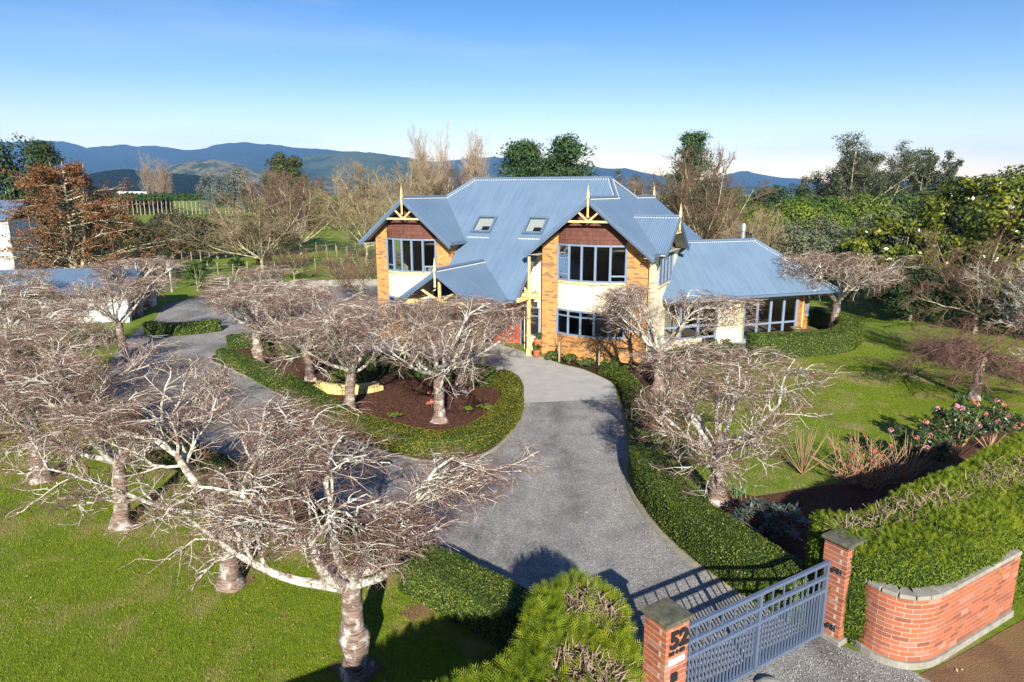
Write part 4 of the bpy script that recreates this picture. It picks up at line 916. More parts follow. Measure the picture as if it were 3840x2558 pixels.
def box_hedge(name, label, path, wid, h, dens=900, leaf=.05, mat='box', seed=1, group='clipped box hedges', amp=.04, cat='hedge', **kw):
    rng = np.random.default_rng(seed); V, F, nr = hedge_grid(path, wid, h, seed=seed, amp=amp, **kw)
    P, Np = scatter(V, F, nr, dens, rng)
    P = P + Np * rng.uniform(-.01, leaf * .8, (len(P), 1)); LV, LF = leaves(P, Np + np.array([0, 0, .3]), leaf, rng, .6, .55)
    A, Fs, ms = join([(V, F, 0), (LV, LF, 1)])
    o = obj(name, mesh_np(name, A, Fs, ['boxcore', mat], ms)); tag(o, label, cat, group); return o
# spray of cypress: flat feather along +x
def _spray(n):
    x = np.linspace(0, 1, n); st = np.stack([x, 0 * x, -.10 * x ** 2], 1); V = [st]; F = []; k = n
    for i in range(n - 1):
        sg = 1 if i % 2 == 0 else -1; w = .30 * math.sin(math.pi * (.16 + .78 * x[i])) ** .8
        V.append([[x[i] + .10 + w * .8, sg * w, -.06 - .1 * x[i] ** 2]]); F.append([i, i + 1, k] if sg > 0 else [i + 1, i, k]); k += 1
    return np.concatenate([np.array(v) for v in V]), np.array(F)
SPV, SPF = _spray(14); SP2V, SP2F = _spray(9)
def cypress_hedge(name, label, path, wid, h, dens, size, seed, side_dens, side_size, cut=None, woody=0, view=None, group='clipped cypress hedges', **kw):
    rng = np.random.default_rng(seed); V, F, nr = hedge_grid(path, wid, h, seed=seed, amp=.10, corner=.25, rough=1.6, **kw)
    P, Np = scatter(V, F, nr, dens, rng); parts = [(V, F, 0)]
    hm = np.max(h) if hasattr(h, '__len__') else h
    top = (P[:, 2] > hm - .42)
    if cut is not None: keep = ~(top & (cut(P) > rng.random(len(P)))); P, Np, top = P[keep], Np[keep], top[keep]
    if view: top = top & view(P)
    P, Np = P[top], Np[top]
    X = unit(Np * .55 + np.array([0, 0, .55]) + rng.normal(0, .45, (len(P), 3))); Z = unit(np.cross(X, rng.normal(0, 1, (len(P), 3))))
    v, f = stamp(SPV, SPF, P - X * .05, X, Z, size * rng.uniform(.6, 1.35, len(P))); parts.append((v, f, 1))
    if not side_dens:      # finely clipped faces: small scale leaves only
        P, Np = scatter(V, F, nr, 2100, rng); s = P[:, 2] <= hm - .02; P, Np = P[s] + Np[s] * rng.uniform(-.01, .05, (s.sum(), 1)), Np[s]; v, f = leaves(P, Np * .6 + rng.normal(0, .3, P.shape), .062, rng, .3, .6); parts.append((v, f, 2)); side_dens = .01
    P, Np = scatter(V, F, nr, side_dens, rng); s = (P[:, 2] <= hm - .25) & (view(P) if view else True); P, Np = P[s], Np[s]
    X = unit(Np * .5 + np.array([0, 0, .25]) + rng.normal(0, .5, (len(P), 3))); Z = unit(np.cross(X, rng.normal(0, 1, (len(P), 3))))
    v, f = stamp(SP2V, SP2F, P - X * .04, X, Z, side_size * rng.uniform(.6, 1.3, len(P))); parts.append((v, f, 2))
    if woody and cut is not None:
        P, Np = scatter(V, F, nr, woody, rng); P = P[(P[:, 2] > hm - .3) & (cut(P) > rng.random(len(P)) * .9)]; n = len(P)
        D = unit(np.concatenate([rng.normal(0, 1, (n, 2)), rng.uniform(.05, .9, (n, 1))], 1)); L = rng.uniform(.06, .24, (n, 1))
        Q = np.stack([P - D * .05 - np.array([0, 0, .05]), P + D * L * .5, P + D * L + rng.normal(0, .03, (n, 3))], 1)
        v, f = tubes(Q, np.repeat(rng.uniform(.003, .011, (n, 1)), 3, 1) * np.array([1, .9, .6]), 4); parts.append((v, f, 3))
    A, Fs, ms = join(parts)
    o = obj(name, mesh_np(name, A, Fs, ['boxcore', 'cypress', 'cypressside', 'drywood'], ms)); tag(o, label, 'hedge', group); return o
def blob(cx, cy, rx, ry, ang=0, soft=.35):
    ca, sa = math.cos(ang), math.sin(ang)
    def f(P):
        x = P[:, 0] - cx; y = P[:, 1] - cy; u = (x * ca + y * sa) / rx; v = (-x * sa + y * ca) / ry
        r = np.sqrt(u * u + v * v) + (fbm(P[:, 0] * 3, P[:, 1] * 3, 5) - .47) * 1.0
        return np.clip((1 - r) / soft, 0, 1)
    return f
_c1 = blob(1.0, 8.35, .42, .62, .3); _c2 = blob(.85, 7.1, .45, .5, .8); _c3 = blob(-.2, 6.3, .3, .55, 1.0)
cypress_hedge('cypress_hedge', 'bright clipped cypress with bare cut wood in its top, left of the gate', [(.92, 9.0), (.9, 8.25), (.82, 7.45), (.35, 6.7), (-.8, 6.0), (-3.4, 4.45), (-9, 1.2)], [1.2, 1.45, 1.5, 1.45, 1.4, 1.4, 1.4], 2.05, 620, .205, 11, 520, .12,
              lambda P: np.maximum(np.maximum(_c1(P), _c2(P)), _c3(P)) * .85, 900, lambda P: (P[:, 0] > -2.2), taper=.5)
_c4 = blob(7.3, 11.55, 2.4, .42, .42, .5); _c5 = blob(10.3, 13.0, 2.6, .5, .5, .5)
cypress_hedge('cypress_hedge', 'large clipped cypress hedge behind the curved brick wall', [(5.62, 11.62), (6.15, 11.0), (6.75, 10.9), (7.6, 11.35), (9.3, 12.45), (11.6, 13.9), (13.2, 14.9)], [1.35, 1.7, 1.75, 1.75, 1.8, 1.9, 2.0], [1.75, 1.9, 2.0, 2.0, 2.05, 2.1, 2.1], 420, .14, 12, 0, .0,
              lambda P: np.maximum(_c4(P), _c5(P)) * .8, 420, taper=.55)

box_hedge('box_hedge', 'short sunlit box hedge beside the nearest cherry tree', [(.28, 10.32), (-.4, 10.95), (-1.2, 11.65), (-2.05, 12.4)], .85, .75, 2600, .034, 'box', 21, amp=.035, corner=.08, taper=.12)
box_hedge('box_hedge', 'long low box hedge along the far-left drive under the cherry row', [(-2.3, 12.6), (-4.6, 14.8), (-6.8, 16.7), (-9.3, 18.5), (-12.3, 21.1)], .62, .5, 1000, .045, 'box', 22)
box_hedge('box_hedge', 'long curved box hedge edging the right of the drive to the gate', [(3.85, 18.9), (3.62, 17.4), (3.66, 15.9), (3.98, 14.2), (4.5, 12.75), (5.1, 11.5), (5.35, 11.0)], [.8, .85, .9, .95, .95, .9, .7], .85, 1700, .038, 'box', 23, amp=.04, corner=.11, taper=.15)
box_hedge('box_hedge', 'dark low hedge in tree shade at the right of the apron', [(3.95, 19.2), (4.15, 21), (4.4, 23.2), (4.6, 25.2), (4.45, 27.2), (4.0, 28.6)], .75, .45, 600, .055, 'box', 24)
box_hedge('box_hedge', 'golden green front rim of box around the mulched island', [(.08, 23.6), (-.3, 21.6), (-.85, 20.1), (-1.5, 19.4), (-2.3, 19.15), (-3.4, 19.6), (-4.5, 20.5), (-5.55, 21.5)], [.75, .85, .9, .9, .9, .85, .75, .7], .62, 1300, .045, 'boxgold', 25)
box_hedge('box_hedge', 'dark rounded end of the island hedge left of its leftmost cherry', [(-5.75, 21.7), (-6.3, 22.4), (-7.0, 23.3), (-8.6, 25.4), (-11.2, 28.3), (-13.4, 30.6)], [.8, .85, .75, .7, .7, .6], .62, 700, .055, 'box', 26)
box_hedge('box_hedge', 'short golden hedge block at the back corner of the island', [(.0, 23.75), (.02, 24.5), (-.1, 25.6), (-.5, 26.4)], [.75, .8, .8, .7], .66, 1200, .048, 'boxgold', 27)
box_hedge('box_hedge', 'dark green box hedge at the back of the island by the porch', [(-.7, 26.45), (-2.2, 27.2), (-4.2, 28.2), (-6.2, 29.1), (-8.8, 30.7), (-12.2, 32.7)], .8, .72, 600, .06, 'box', 28)
box_hedge('box_hedge', 'tall curved box hedge wrapped round the deck of the wing', [(11.2, 31.9), (12.6, 31.7), (14.3, 32.0), (15.9, 32.7), (17.3, 34.3), (18.1, 36.2), (18.3, 38.2), (17.6, 39.8)], [1.0, 1.1, 1.15, 1.2, 1.2, 1.15, 1.1, 1.0], 1.0, 800, .06, 'box', 29)
box_hedge('box_hedge', 'dark low hedge along the courtyard near the white garage', [(-20.2, 37.0), (-18.2, 36.6), (-16.4, 37.8)], .9, .6, 350, .08, 'box', 30)
box_hedge('box_hedge', 'mossy low hedge at the left end of the island, by the courtyard', [(-14.2, 33.2), (-12.6, 33.9), (-10.9, 33.4)], 1.1, .6, 350, .08, 'box', 31)
# ------------------------------------------------------------------ bare trees
def grow(P, Rr, n, t0, t1, ang, lr, K, rr, wig, up, rng, lmin=.0, rmin=.003, flat=None, inherit=True):
    """children of the polylines P (N,K,3): n each, between t0 and t1, leaving at about ang degrees"""
    Np_, k, _ = P.shape; n_tot = Np_ * n
    t = (rng.random((Np_, n)) * .9 + np.arange(n)[None, :]) / n * (t1 - t0) + t0
    f = t * (k - 1); i = np.minimum(f.astype(int), k - 2); fr = (f - i)[..., None]
    idx = np.arange(Np_)[:, None]
    A = P[idx, i]; B = P[idx, i + 1]; S = A * (1 - fr) + B * fr; D = unit(B - A)
    rs = Rr[idx, i] * (1 - fr[..., 0]) + Rr[idx, i + 1] * fr[..., 0]
    Lp = np.linalg.norm(np.diff(P, axis=1), axis=2).sum(1)[:, None]
    L = np.maximum(Lp * lr * (1.15 - .55 * t) * rng.uniform(.65, 1.25, (Np_, n)), lmin)
    S = S.reshape(-1, 3); D = D.reshape(-1, 3); L = L.reshape(-1); rs = rs.reshape(-1)
    rv = rng.normal(0, 1, (n_tot, 3)); side = unit(rv - D * (rv * D).sum(1, keepdims=True))
    a = np.radians(ang * rng.uniform(.6, 1.35, n_tot))[:, None]
    d = unit(D * np.cos(a) + side * np.sin(a) + np.array([0, 0, up]))
    pts = [S]; cur = S.copy()
    for j in range(1, K):
        d = unit(d + rng.normal(0, wig, (n_tot, 3)) + np.array([0, 0, up * .35]))
        if flat is not None:
            over = np.clip((cur[:, 2] - flat[0]) / flat[1], 0, 1)[:, None]; d = unit(d - np.array([0, 0, 1]) * over * np.maximum(d[:, 2:3], 0) * .9)
        cur = cur + d * (L / (K - 1))[:, None]; pts.append(cur)
    Q = np.stack(pts, 1); r0 = np.maximum(np.minimum(rs * rr, L * .06 + .002), rmin)
    RR = r0[:, None] * np.linspace(1, .4, K)[None, :]
    return Q, np.maximum(RR, rmin * .6)
def rot_polar(n, rng, a0, tilt):
    az = a0 + np.arange(n) * 2 * np.pi / n + rng.normal(0, .22, n); t = np.radians(tilt)
    return np.stack([np.cos(az) * np.sin(t), np.sin(az) * np.sin(t), np.cos(t)], 1)
def trunk_mesh(h, r, seed, lean=(0, 0), burl=0, mat='bark', sides=12):
    rng = np.random.default_rng(seed); z = np.concatenate([[-.1, 0, .08, .2, .35], np.linspace(.5, h, 8)]); z = z[z <= h + 1e-6]
    P = np.stack([lean[0] * (np.maximum(z, 0) / h) ** 1.3 + rng.normal(0, .012, len(z)), lean[1] * (np.maximum(z, 0) / h) ** 1.3 + rng.normal(0, .012, len(z)), z], 1)[None]
    rr = r * (1 + .75 * np.exp(-np.maximum(z, 0) * 6)) * (1 - .12 * z / h)
    if burl: rr = rr * (1 + burl * np.exp(-((z - .62) / .16) ** 2))
    V, F = tubes(P, rr[None], sides); ang = np.tile(np.arange(sides) / sides * 6.283, len(z)); zz = np.repeat(z, sides)
    c = np.repeat(P[0], sides, 0); k = (1 + .10 * np.sin(ang * 3 + seed) * np.exp(-zz * 2) + .05 * np.sin(ang * 5 + zz * 4))[:, None]
    return mesh_np('trunk', c + (V - c) * k, [F], mat, smooth=True), P[0, -1]
def cherry_crown(seed, top, r, nl=8, reach=2.5, low=True, dense=1.0, flatz=3.2, twig='twig'):
    """top: fork point; wide flat crown of crooked lichened limbs and red-brown twigs"""
    rng = np.random.default_rng(seed); parts = []
    dirs = rot_polar(nl, rng, rng.uniform(0, 6), rng.uniform(34, 62, nl)); K = 9
    if low: dirs[rng.integers(nl)] = unit(np.array([rng.normal(), rng.normal(), .3]))
    L = reach * rng.uniform(.78, 1.12, nl); d = dirs.copy(); cur = np.repeat(np.array(top)[None], nl, 0) - np.array([0, 0, .12]); pts = [cur]
    for j in range(1, K):
        flatten = np.clip((cur[:, 2] - flatz * .66) / .8, 0, 1)[:, None]
        d = unit(d + rng.normal(0, .17, (nl, 3)) + np.array([0, 0, .05]) - np.array([0, 0, 1]) * flatten * np.maximum(d[:, 2:3], 0) * .5); cur = cur + d * (L / (K - 1))[:, None]; pts.append(cur)
    P1 = np.stack(pts, 1); R1 = (r * .46 * rng.uniform(.75, 1.15, nl))[:, None] * np.linspace(1, .22, K)[None] ** 1.15
    fl = (flatz * .86, .5)
    P2, R2 = grow(P1, R1, 9, .38, 1., 48, .46, 7, .55, .20, .10, rng, .4, .010, fl)
    P3, R3 = grow(P2, R2, 7, .18, 1., 50, .58, 6, .6, .22, .08, rng, .3, .0066, fl)
    P4, R4 = grow(P3, R3, 6, .1, 1., 46, .74, 4, .6, .20, .08, rng, .26, .0038, fl)
    P5, R5 = grow(P4, R4, 2, .1, .95, 48, .55, 3, .7, .18, .08, rng, .14, .0028, fl)
    parts.append((*tubes(P1, R1, 8), 0)); parts.append((*tubes(P2, R2, 6), 0)); parts.append((*tubes(P3, R3, 4), 2)); h4 = len(P4) // 4; sh = rng.permutation(len(P4)); parts.append((*tubes(P4[sh[h4:]], R4[sh[h4:]], 3), 1)); parts.append((*tubes(P4[sh[:h4]], R4[sh[:h4]] * 1.15, 3), 2)); parts.append((*tubes(P5, R5, 3), 1))
    # lichen tufts on the limbs
    n = 700; sel = rng.integers(0, len(P2), n); kk = rng.integers(0, 6, n); q = P2[sel, kk] + rng.normal(0, .02, (n, 3))
    parts.append((*leaves(q, rng.normal(0, 1, (n, 3)), .035, rng, .8, 1.), 0))
    A, Fs, ms = join(parts); A[:, :2] *= 1.12; A[:, 2] = np.maximum(A[:, 2], top[2] * .72 + .25 * (A[:, 2] - top[2] * .72)); return mesh_np('crown', A, Fs, ['limb', twig, 'twig_lichen'], ms)
CH = []
for i in range(5):
    h = [1.6, 1.4, 1.5, 1.45, 1.2, 1.35][i]; r = [.175, .16, .15, .16, .145, .15][i]
    tm, tp = trunk_mesh(h, r, 40 + i, ((-.05, .08, -.1, .06, .12, -.06)[i], (.05, .1, .02, .0, -.05, .08)[i]), .5 if i == 0 else 0)
    CH.append((tm, cherry_crown(60 + i, tp, r, [8, 8, 8, 8, 10][i], [2.5, 2.45, 2.6, 2.5, 2.4, 2.6][i], True, 1.0, [3.15, 3.2, 3.3, 3.3, 3.2, 3.4][i])))
def cherry(k, x, y, rz, s, label):
    t = empty('cherry_tree', (x, y, 0), rz); t.scale = (s, s, s); tag(t, label, 'cherry tree', 'bare lichened cherry trees of the garden')
    obj('trunk', CH[k][0], t); obj('crown', CH[k][1], t); return t
cherry(0, -2.52, 9.68, 2.3, 1.04, 'nearest bare cherry tree with a rough swollen graft low on its trunk')
cherry(1, -5.57, 12.19, 1.0, 1.1, 'bare white-barked cherry on the lawn, second in the row from the nearest')
cherry(2, -9.08, 14.62, 4.0, 1.1, 'bare cherry on the left lawn, third in the row from the nearest')
cherry(3, -12.69, 17.2, 3.0, 1.12, 'bare cherry at the far left of the lawn row, fourth from the nearest')
cherry(4, -16.2, 19.8, .5, 1.1, 'bare cherry cut off by the left edge of the photo, end of the lawn row')
cherry(4, 5.16, 15.87, 2.6, 1.16, 'bare cherry right of the drive, above the curved box hedge')
cherry(2, -2.43, 22.02, 1.6, 1.2, 'bare cherry at the front of the mulched island beside the apron')
cherry(1, -5.70, 22.85, 5.6, 1.15, 'slender bare cherry at the left front of the mulched island')
cherry(3, -2.02, 25.34, .4, 1.12, 'bare cherry at the back of the island just before the porch')
cherry(1, 5.77, 25.93, 3.6, 1.22, 'bare cherry close to the brick bay, right of the apron')
cherry(3, 17.61, 36.68, .9, 1.35, 'bare cherry inside the curved hedge at the end of the wing')
cherry(1, -23.36, 42.04, 2.2, 1.1, 'bare cherry standing before the corner of the white garage')
cherry(0, -21.64, 28.24, 3.9, 1.1, 'bare cherry in the left background, beside the frame edge before the garage')
cherry(3, -18.6, 31.8, 5.0, 1.1, 'bare cherry between the left drive and the white garage wall')
cherry(4, -14.65, 38.4, 1.9, 1.05, 'bare cherry in the courtyard bed behind the island')
cherry(0, -11.3, 29.6, .2, 1.15, 'bare cherry in the left tail of the mulched island')
cherry(4, -8.3, 27.2, 4.4, 1.15, 'bare cherry in the middle of the island, left of the porch')
cherry(2, -27.5, 36.0, 4.4, 1.1, 'bare cherry before the garage roof at the left edge')
cherry(1, -16.6, 24.2, 3.3, 1.1, 'bare cherry on the lawn strip between the lawn row and the left drive')

def weeping(x, y):
    t = empty('weeping_tree', (x, y, 0)); tag(t, 'weeping bare tree with umbrella crown and pale trunk on the right lawn', 'tree')
    rng = np.random.default_rng(5); tm, tp = trunk_mesh(1.75, .17, 90, (.12, .0)); obj('trunk', tm, t)
    nl = 15; dirs = rot_polar(nl, rng, 0, rng.uniform(40, 78, nl)); cur = np.repeat(tp[None], nl, 0) - np.array([0, 0, .1]); d = dirs.copy(); pts = [cur]; K = 10
    for j in range(1, K):
        d = unit(d + rng.normal(0, .12, (nl, 3)) - np.array([0, 0, .17])); cur = cur + d * .31; pts.append(cur)
    P1 = np.stack(pts, 1); R1 = np.repeat(.032 * np.linspace(1, .25, K)[None], nl, 0)
    P2, R2 = grow(P1, R1, 10, .1, 1, 50, .5, 7, .6, .18, -.10, rng, .5, .009)
    P3, R3 = grow(P2, R2, 8, .1, 1, 45, .6, 5, .6, .18, -.14, rng, .3, .0065)
    P4, R4 = grow(P3, R3, 4, .1, 1, 40, .8, 3, .6, .18, -.16, rng, .2, .005)
    A, Fs, ms = join([(*tubes(P1, R1, 6), 0), (*tubes(P2, R2, 5), 1), (*tubes(P3, R3, 3), 1), (*tubes(P4, R4, 3), 1)])
    A[:, 2] = np.maximum(A[:, 2], .9); obj('crown', mesh_np('crown', A, Fs, ['plum_twig', 'plum_twig'], ms), t)
weeping(17.37, 24.66)

_bt = {}
def bare_crown(kind, mats, var):
    """shared crown meshes, ten metres tall: 'wide', 'round' or 'poplar'"""
    key = (kind, mats, var)
    if key in _bt: return _bt[key]
    h, spread = 10., {'wide': 6., 'round': 4.6, 'poplar': 1.6}[kind]; rng = np.random.default_rng(700 + var * 13 + len(kind)); up = {'wide': .10, 'round': .13, 'poplar': .22}[kind]
    nl, tilt, n, twr, th = {'wide': (10, (22, 74), (8, 7, 6), .021, 1.9), 'round': (11, (10, 56), (8, 7, 6), .021, 1.6), 'poplar': (11, (3, 17), (9, 7, 5), .018, .9)}[kind]
    r = .17; tp = np.array([0, 0, th]); dirs = rot_polar(nl, rng, 0, rng.uniform(tilt[0], tilt[1], nl)); K = 9; L = (h - th) * rng.uniform(.72, 1.05, nl)
    cur = np.repeat(tp[None], nl, 0) - np.array([0, 0, r]); d = dirs.copy(); pts = [cur]
    for j in range(1, K):
        d = unit(d + rng.normal(0, .11, (nl, 3)) + np.array([0, 0, up])); cur = cur + d * (L / (K - 1))[:, None]; pts.append(cur)
    P1 = np.stack(pts, 1); R1 = np.repeat((r * .5 * np.linspace(1, .2, K))[None], nl, 0)
    P2, R2 = grow(P1, R1, n[0], .12, 1, 42, .42, 6, .6, .15, up, rng, h * .06, twr * 1.6)
    P3, R3 = grow(P2, R2, n[1], .1, 1, 42, .55, 4, .6, .17, up, rng, h * .04, twr * 1.0)
    P4, R4 = grow(P3, R3, n[2], .1, 1, 40, .65, 3, .6, .17, up, rng, h * .03, twr * .7)
    A, Fs, ms = join([(*tubes(P1, R1, 6), 0), (*tubes(P2, R2, 4), 1), (*tubes(P3, R3, 3), 1), (*tubes(P4, R4, 3), 1)])
    A[:, :2] *= spread / np.percentile(np.linalg.norm(A[:, :2], axis=1), 97); A[:, 2] *= h / np.percentile(A[:, 2], 99.7)
    _bt[key] = (mesh_np('crown', A, Fs, list(mats), ms), spread, th * h / 10); return _bt[key]
def bare_tree(name, label, loc, h, spread, seed, mats=('barkgrey', 'tan_twig'), kind='round', var=0, group=None):
    t = empty(name, loc, seed * 1.7); tag(t, label, 'tree', group); me, sp, th = bare_crown(kind, mats, var)
    tm, tp = trunk_mesh(th * h / 10 + .1, h * .017, seed, mat=mats[0]); obj('trunk', tm, t); c = obj('crown', me, t); c.scale = (spread / sp, spread / sp, h / 10.); return t
FB = 'bare winter trees behind the house'
bare_tree('bare_tree', 'wide bare tan tree standing alone in the left paddock', (-23.7, 64.8, 0), 9.2, 7.2, 101, ('barkgrey', 'tan_twig'), 'wide', 0, FB)
bare_tree('bare_tree', 'dense brown bare tree behind the lone paddock tree', (-26.5, 86, 0), 9.6, 7.0, 102, ('barkgrey', 'brown_twig'), 'round', 0, FB)
bare_tree('bare_tree', 'smaller reddish bare tree at the edge of the far paddock, left of the house', (-30.5, 95, 0), 10.5, 6, 103, ('barkgrey', 'brown_twig'), 'round', 0, FB)
bare_tree('bare_tree', 'pale spreading bare willow just left of the left gable', (-16.5, 78, 0), 9.6, 6.5, 104, ('barkgrey', 'tan_twig'), 'wide', 0, FB)
bare_tree('bare_tree', 'tan bare willow filling the gap beside the main roof', (-13.5, 92, 0), 11.8, 6, 105, ('barkgrey', 'tan_twig'), 'round', 0, FB)
bare_tree('bare_tree', 'low brown bare tree under the three tall poplars', (-9.5, 100, 0), 11.5, 6, 106, ('barkgrey', 'brown_twig'), 'round', 0, FB)
bare_tree('bare_tree', 'tan bare tree behind the pale willow, below the mid-blue ridge', (-22, 104, 0), 12, 6.5, 107, ('barkgrey', 'tan_twig'), 'round', 0, FB)
bare_tree('bare_tree', 'tall bare poplar, leftmost of the three above the roof', (-16.5, 128, 0), 18.8, 2.7, 108, ('barkgrey', 'pale_twig'), 'poplar', 0, 'tall bare poplars')
bare_tree('bare_tree', 'tall bare poplar, middle of the three above the roof', (-12.8, 128, 0), 19.4, 2.3, 109, ('barkgrey', 'pale_twig'), 'poplar', 1, 'tall bare poplars')
bare_tree('bare_tree', 'tall dense bare poplar, rightmost of the three above the roof', (-6.7, 126, 0), 18.4, 3.3, 110, ('barkgrey', 'pale_twig'), 'poplar', 0, 'tall bare poplars')
bare_tree('bare_tree', 'left one of a pair of brown poplars before the dark pine hill', (-129.5, 250, 0), 21.5, 3.4, 111, ('barkgrey', 'pale_twig'), 'poplar', 1, 'pair of far poplars')
bare_tree('bare_tree', 'right one of a pair of brown poplars before the dark pine hill', (-124.2, 250, 0), 19, 3.6, 112, ('barkgrey', 'pale_twig'), 'poplar', 0, 'pair of far poplars')
bare_tree('bare_tree', 'big brown bare tree right behind the house hip', (16.6, 61, 0), 11.4, 4.8, 113, ('barkgrey', 'brown_twig'), 'round', 0, FB)
bare_tree('bare_tree', 'low brown bare tree left of the big one behind the house', (12.6, 66, 0), 8.8, 4.8, 114, ('barkgrey', 'brown_twig'), 'round', 0, FB)
bare_tree('bare_tree', 'brown bare tree low against the house, right of the big one', (19.6, 58, 0), 7.6, 3.6, 115, ('barkgrey', 'brown_twig'), 'wide', 0, FB)
bare_tree('bare_tree', 'thin pale bare tree rising behind the wing ridge', (17.6, 50, 0), 6.4, 2.6, 116, ('barkgrey', 'tan_twig'), 'round', 0, FB)
bare_tree('bare_tree', 'bare forked tree before the magnolia on the right', (25.6, 37.0, 0), 6.6, 4.6, 117, ('barkgrey', 'brown_twig'), 'wide', 0, FB)
bare_tree('bare_tree', 'bare lichen-grey tree at the right edge of the lawn', (20.9, 25.2, 0), 6.2, 2.9, 118, ('barkgrey', 'twig_lichen'), 'round', 0, FB)
bare_tree('bare_tree', 'rounded leafless thicket in the paddock behind the courtyard', (-19.2, 60, 0), 3.6, 3.0, 119, ('barkgrey', 'brown_twig'), 'wide', 0, FB)
bare_tree('bare_tree', 'leafless thicket against the left brick corner of the house', (-10.8, 48, 0), 4.4, 3.2, 120, ('barkgrey', 'brown_twig'), 'wide', 0, FB)
bare_tree('bare_tree', 'leafless brown thicket beside the courtyard kerb', (-14.2, 58, 0), 3.4, 3.0, 121, ('barkgrey', 'brown_twig'), 'wide', 0, FB)

# ------------------------------------------------------------------ leafy trees and shrubs
def crown_mesh(seed, ell, n_clump, per, leaf, mat, clump_r=.3, shell=.55, bottom=-.6, aspect=.6, up=.35, drop=0):
    """clumps of leaves spread through an uneven ellipsoid (rx,ry,rz), centred on the origin"""
    rng = np.random.default_rng(seed); ell = np.array(ell, float)
    d = unit(rng.normal(0, 1, (n_clump * 3, 3))); d = d[d[:, 2] > bottom][:n_clump]; n_clump = len(d)
    rad = shell + (1 - shell) * rng.random(n_clump) ** .6; bumpy = .82 + .36 * fbm(d[:, 0] * 2.3 + seed, d[:, 1] * 2.3 + d[:, 2] * 2, seed)
    C = d * (rad * bumpy)[:, None] * ell; cr = clump_r * ell.mean() * rng.uniform(.6, 1.3, n_clump)
    e = unit(rng.normal(0, 1, (n_clump, per, 3)) + np.array([0, 0, up])); rr = rng.random((n_clump, per, 1)) ** .4
    P = C[:, None, :] + e * rr * cr[:, None, None] * np.array([1, 1, .75]); P[..., 2] -= drop * rr[..., 0] * cr[:, None]
    V, F = leaves(P.reshape(-1, 3), (e * .7 + d[:, None, :] * .5 + np.array([0, 0, .25])).reshape(-1, 3), leaf, rng, aspect, .5)
    return V, F, C
def leafy_tree(name, label, loc, h, r, seed, mat, n=70, per=160, leaf=.2, base=.15, group=None, bark='barkgrey', cat='tree', shell=.5, clump=.3, limbs=True, aspect=.6, rz=None, bottom=-.75):
    t = empty(name, loc); tag(t, label, cat, group); rng = np.random.default_rng(seed)
    zc = h * (1 + base) / 2; rzz = rz or h * (1 - base) / 2 * .92
    V, F, C = crown_mesh(seed, (r * .85, r * .85, rzz * .9), n, per, leaf, mat, clump, shell, bottom, aspect); V[:, 2] += zc; C = C + np.array([0, 0, zc]); V[:, 2] = np.maximum(V[:, 2], .03)
    me = mesh_np('crown', V, [F], mat); obj('crown', me, t)
    tr = max(.004, h * .02); nb = min(len(C), 16); S = np.repeat(np.array([[0, 0, h * base * .7 + .1]]), nb, 0); E = C[:nb]
    B = np.stack([S, S * .5 + E * .5 + rng.normal(0, r * .06, (nb, 3)), E], 1)
    parts = [(*tubes(np.array([[[0, 0, -.1], [0, 0, h * .15], [0, 0, h * .4], [0, 0, h * .72]]]), np.array([[tr * 1.5, tr, tr * .7, tr * .3]]), 8), 0), (*tubes(B, np.repeat(np.array([[tr * .5, tr * .35, tr * .15]]), nb, 0), 5), 0)]
    A, Fs, ms = join(parts); obj('trunk', mesh_np('trunk', A, Fs, bark, ms, True), t); return t
G1 = 'evergreens behind the house'
leafy_tree('magnolia_tree', 'big glossy evergreen magnolia filling the right edge', (30.8, 42.5, 0), 9.4, 6.8, 201, 'magnolia', 210, 190, .25, .05, G1, shell=.72, clump=.17)
leafy_tree('magnolia_tree', 'lower lobe of glossy evergreen magnolia nearest the wing', (25.2, 44.5, 0), 6.8, 4.2, 202, 'magnolia', 130, 150, .25, .03, G1, shell=.72, clump=.2)
leafy_tree('magnolia_tree', 'dark glossy evergreen at the far right behind the bare fork', (33.5, 37.5, 0), 8.0, 4.6, 203, 'magnolia', 130, 150, .25, .03, G1, shell=.72, clump=.2)
leafy_tree('olive_tree', 'grey-green olive tree behind the flue', (22.0, 51.5, 0), 6.2, 3.4, 204, 'olive', 90, 150, .15, .1, G1)
leafy_tree('evergreen_bush', 'brownish evergreen bush between the wing roof and the olive', (18.8, 52.5, 0), 5.2, 2.4, 205, 'scrub', 60, 130, .16, .05, G1)
rr_ = [(29, 70, 7.0, 5, 'green2', 'lime green bushy tree right of the house, nearest the bare tree'), (34, 78, 7.4, 5, 'green1', 'mid green bushy tree behind the olive'), (40, 80, 7.6, 6, 'green2', 'rounded lime bushy tree left of the gum trees'),
       (47, 84, 7.6, 6, 'green1', 'mid green tree under the leaning gum branch'), (52, 78, 7.4, 6, 'green1', 'mid green tree directly below the gum trees'), (43, 66, 6.4, 5, 'green1', 'mid green tree above the magnolia lobe'), (34, 62, 5.8, 4.4, 'olive', 'pale olive-green tree between the olive and the magnolia'),
       (60, 86, 8.2, 6, 'green1', 'mid green tree between the gums and the magnolia'), (70, 92, 9.0, 6, 'round', 'domed dull green tree behind the magnolia top'), (25, 82, 6.2, 4, 'green1', 'small dark tree at the back right of the house'), (28, 60, 4.4, 3, 'green3', 'low dark bush in the shade behind the wing'), (24.5, 70, 6.6, 3.6, 'green2', 'lime bushy tree directly right of the big brown bare tree'), (22, 92, 7.6, 4.5, 'scrub', 'dull brownish tree on the plain just right of the bare tree'), (33, 110, 8.4, 6, 'green1', 'far mid green tree on the plain left of the leaning gum'), (46, 120, 8.8, 7, 'green3', 'far dark tree on the plain left of the gum clump')]
_ev = {}
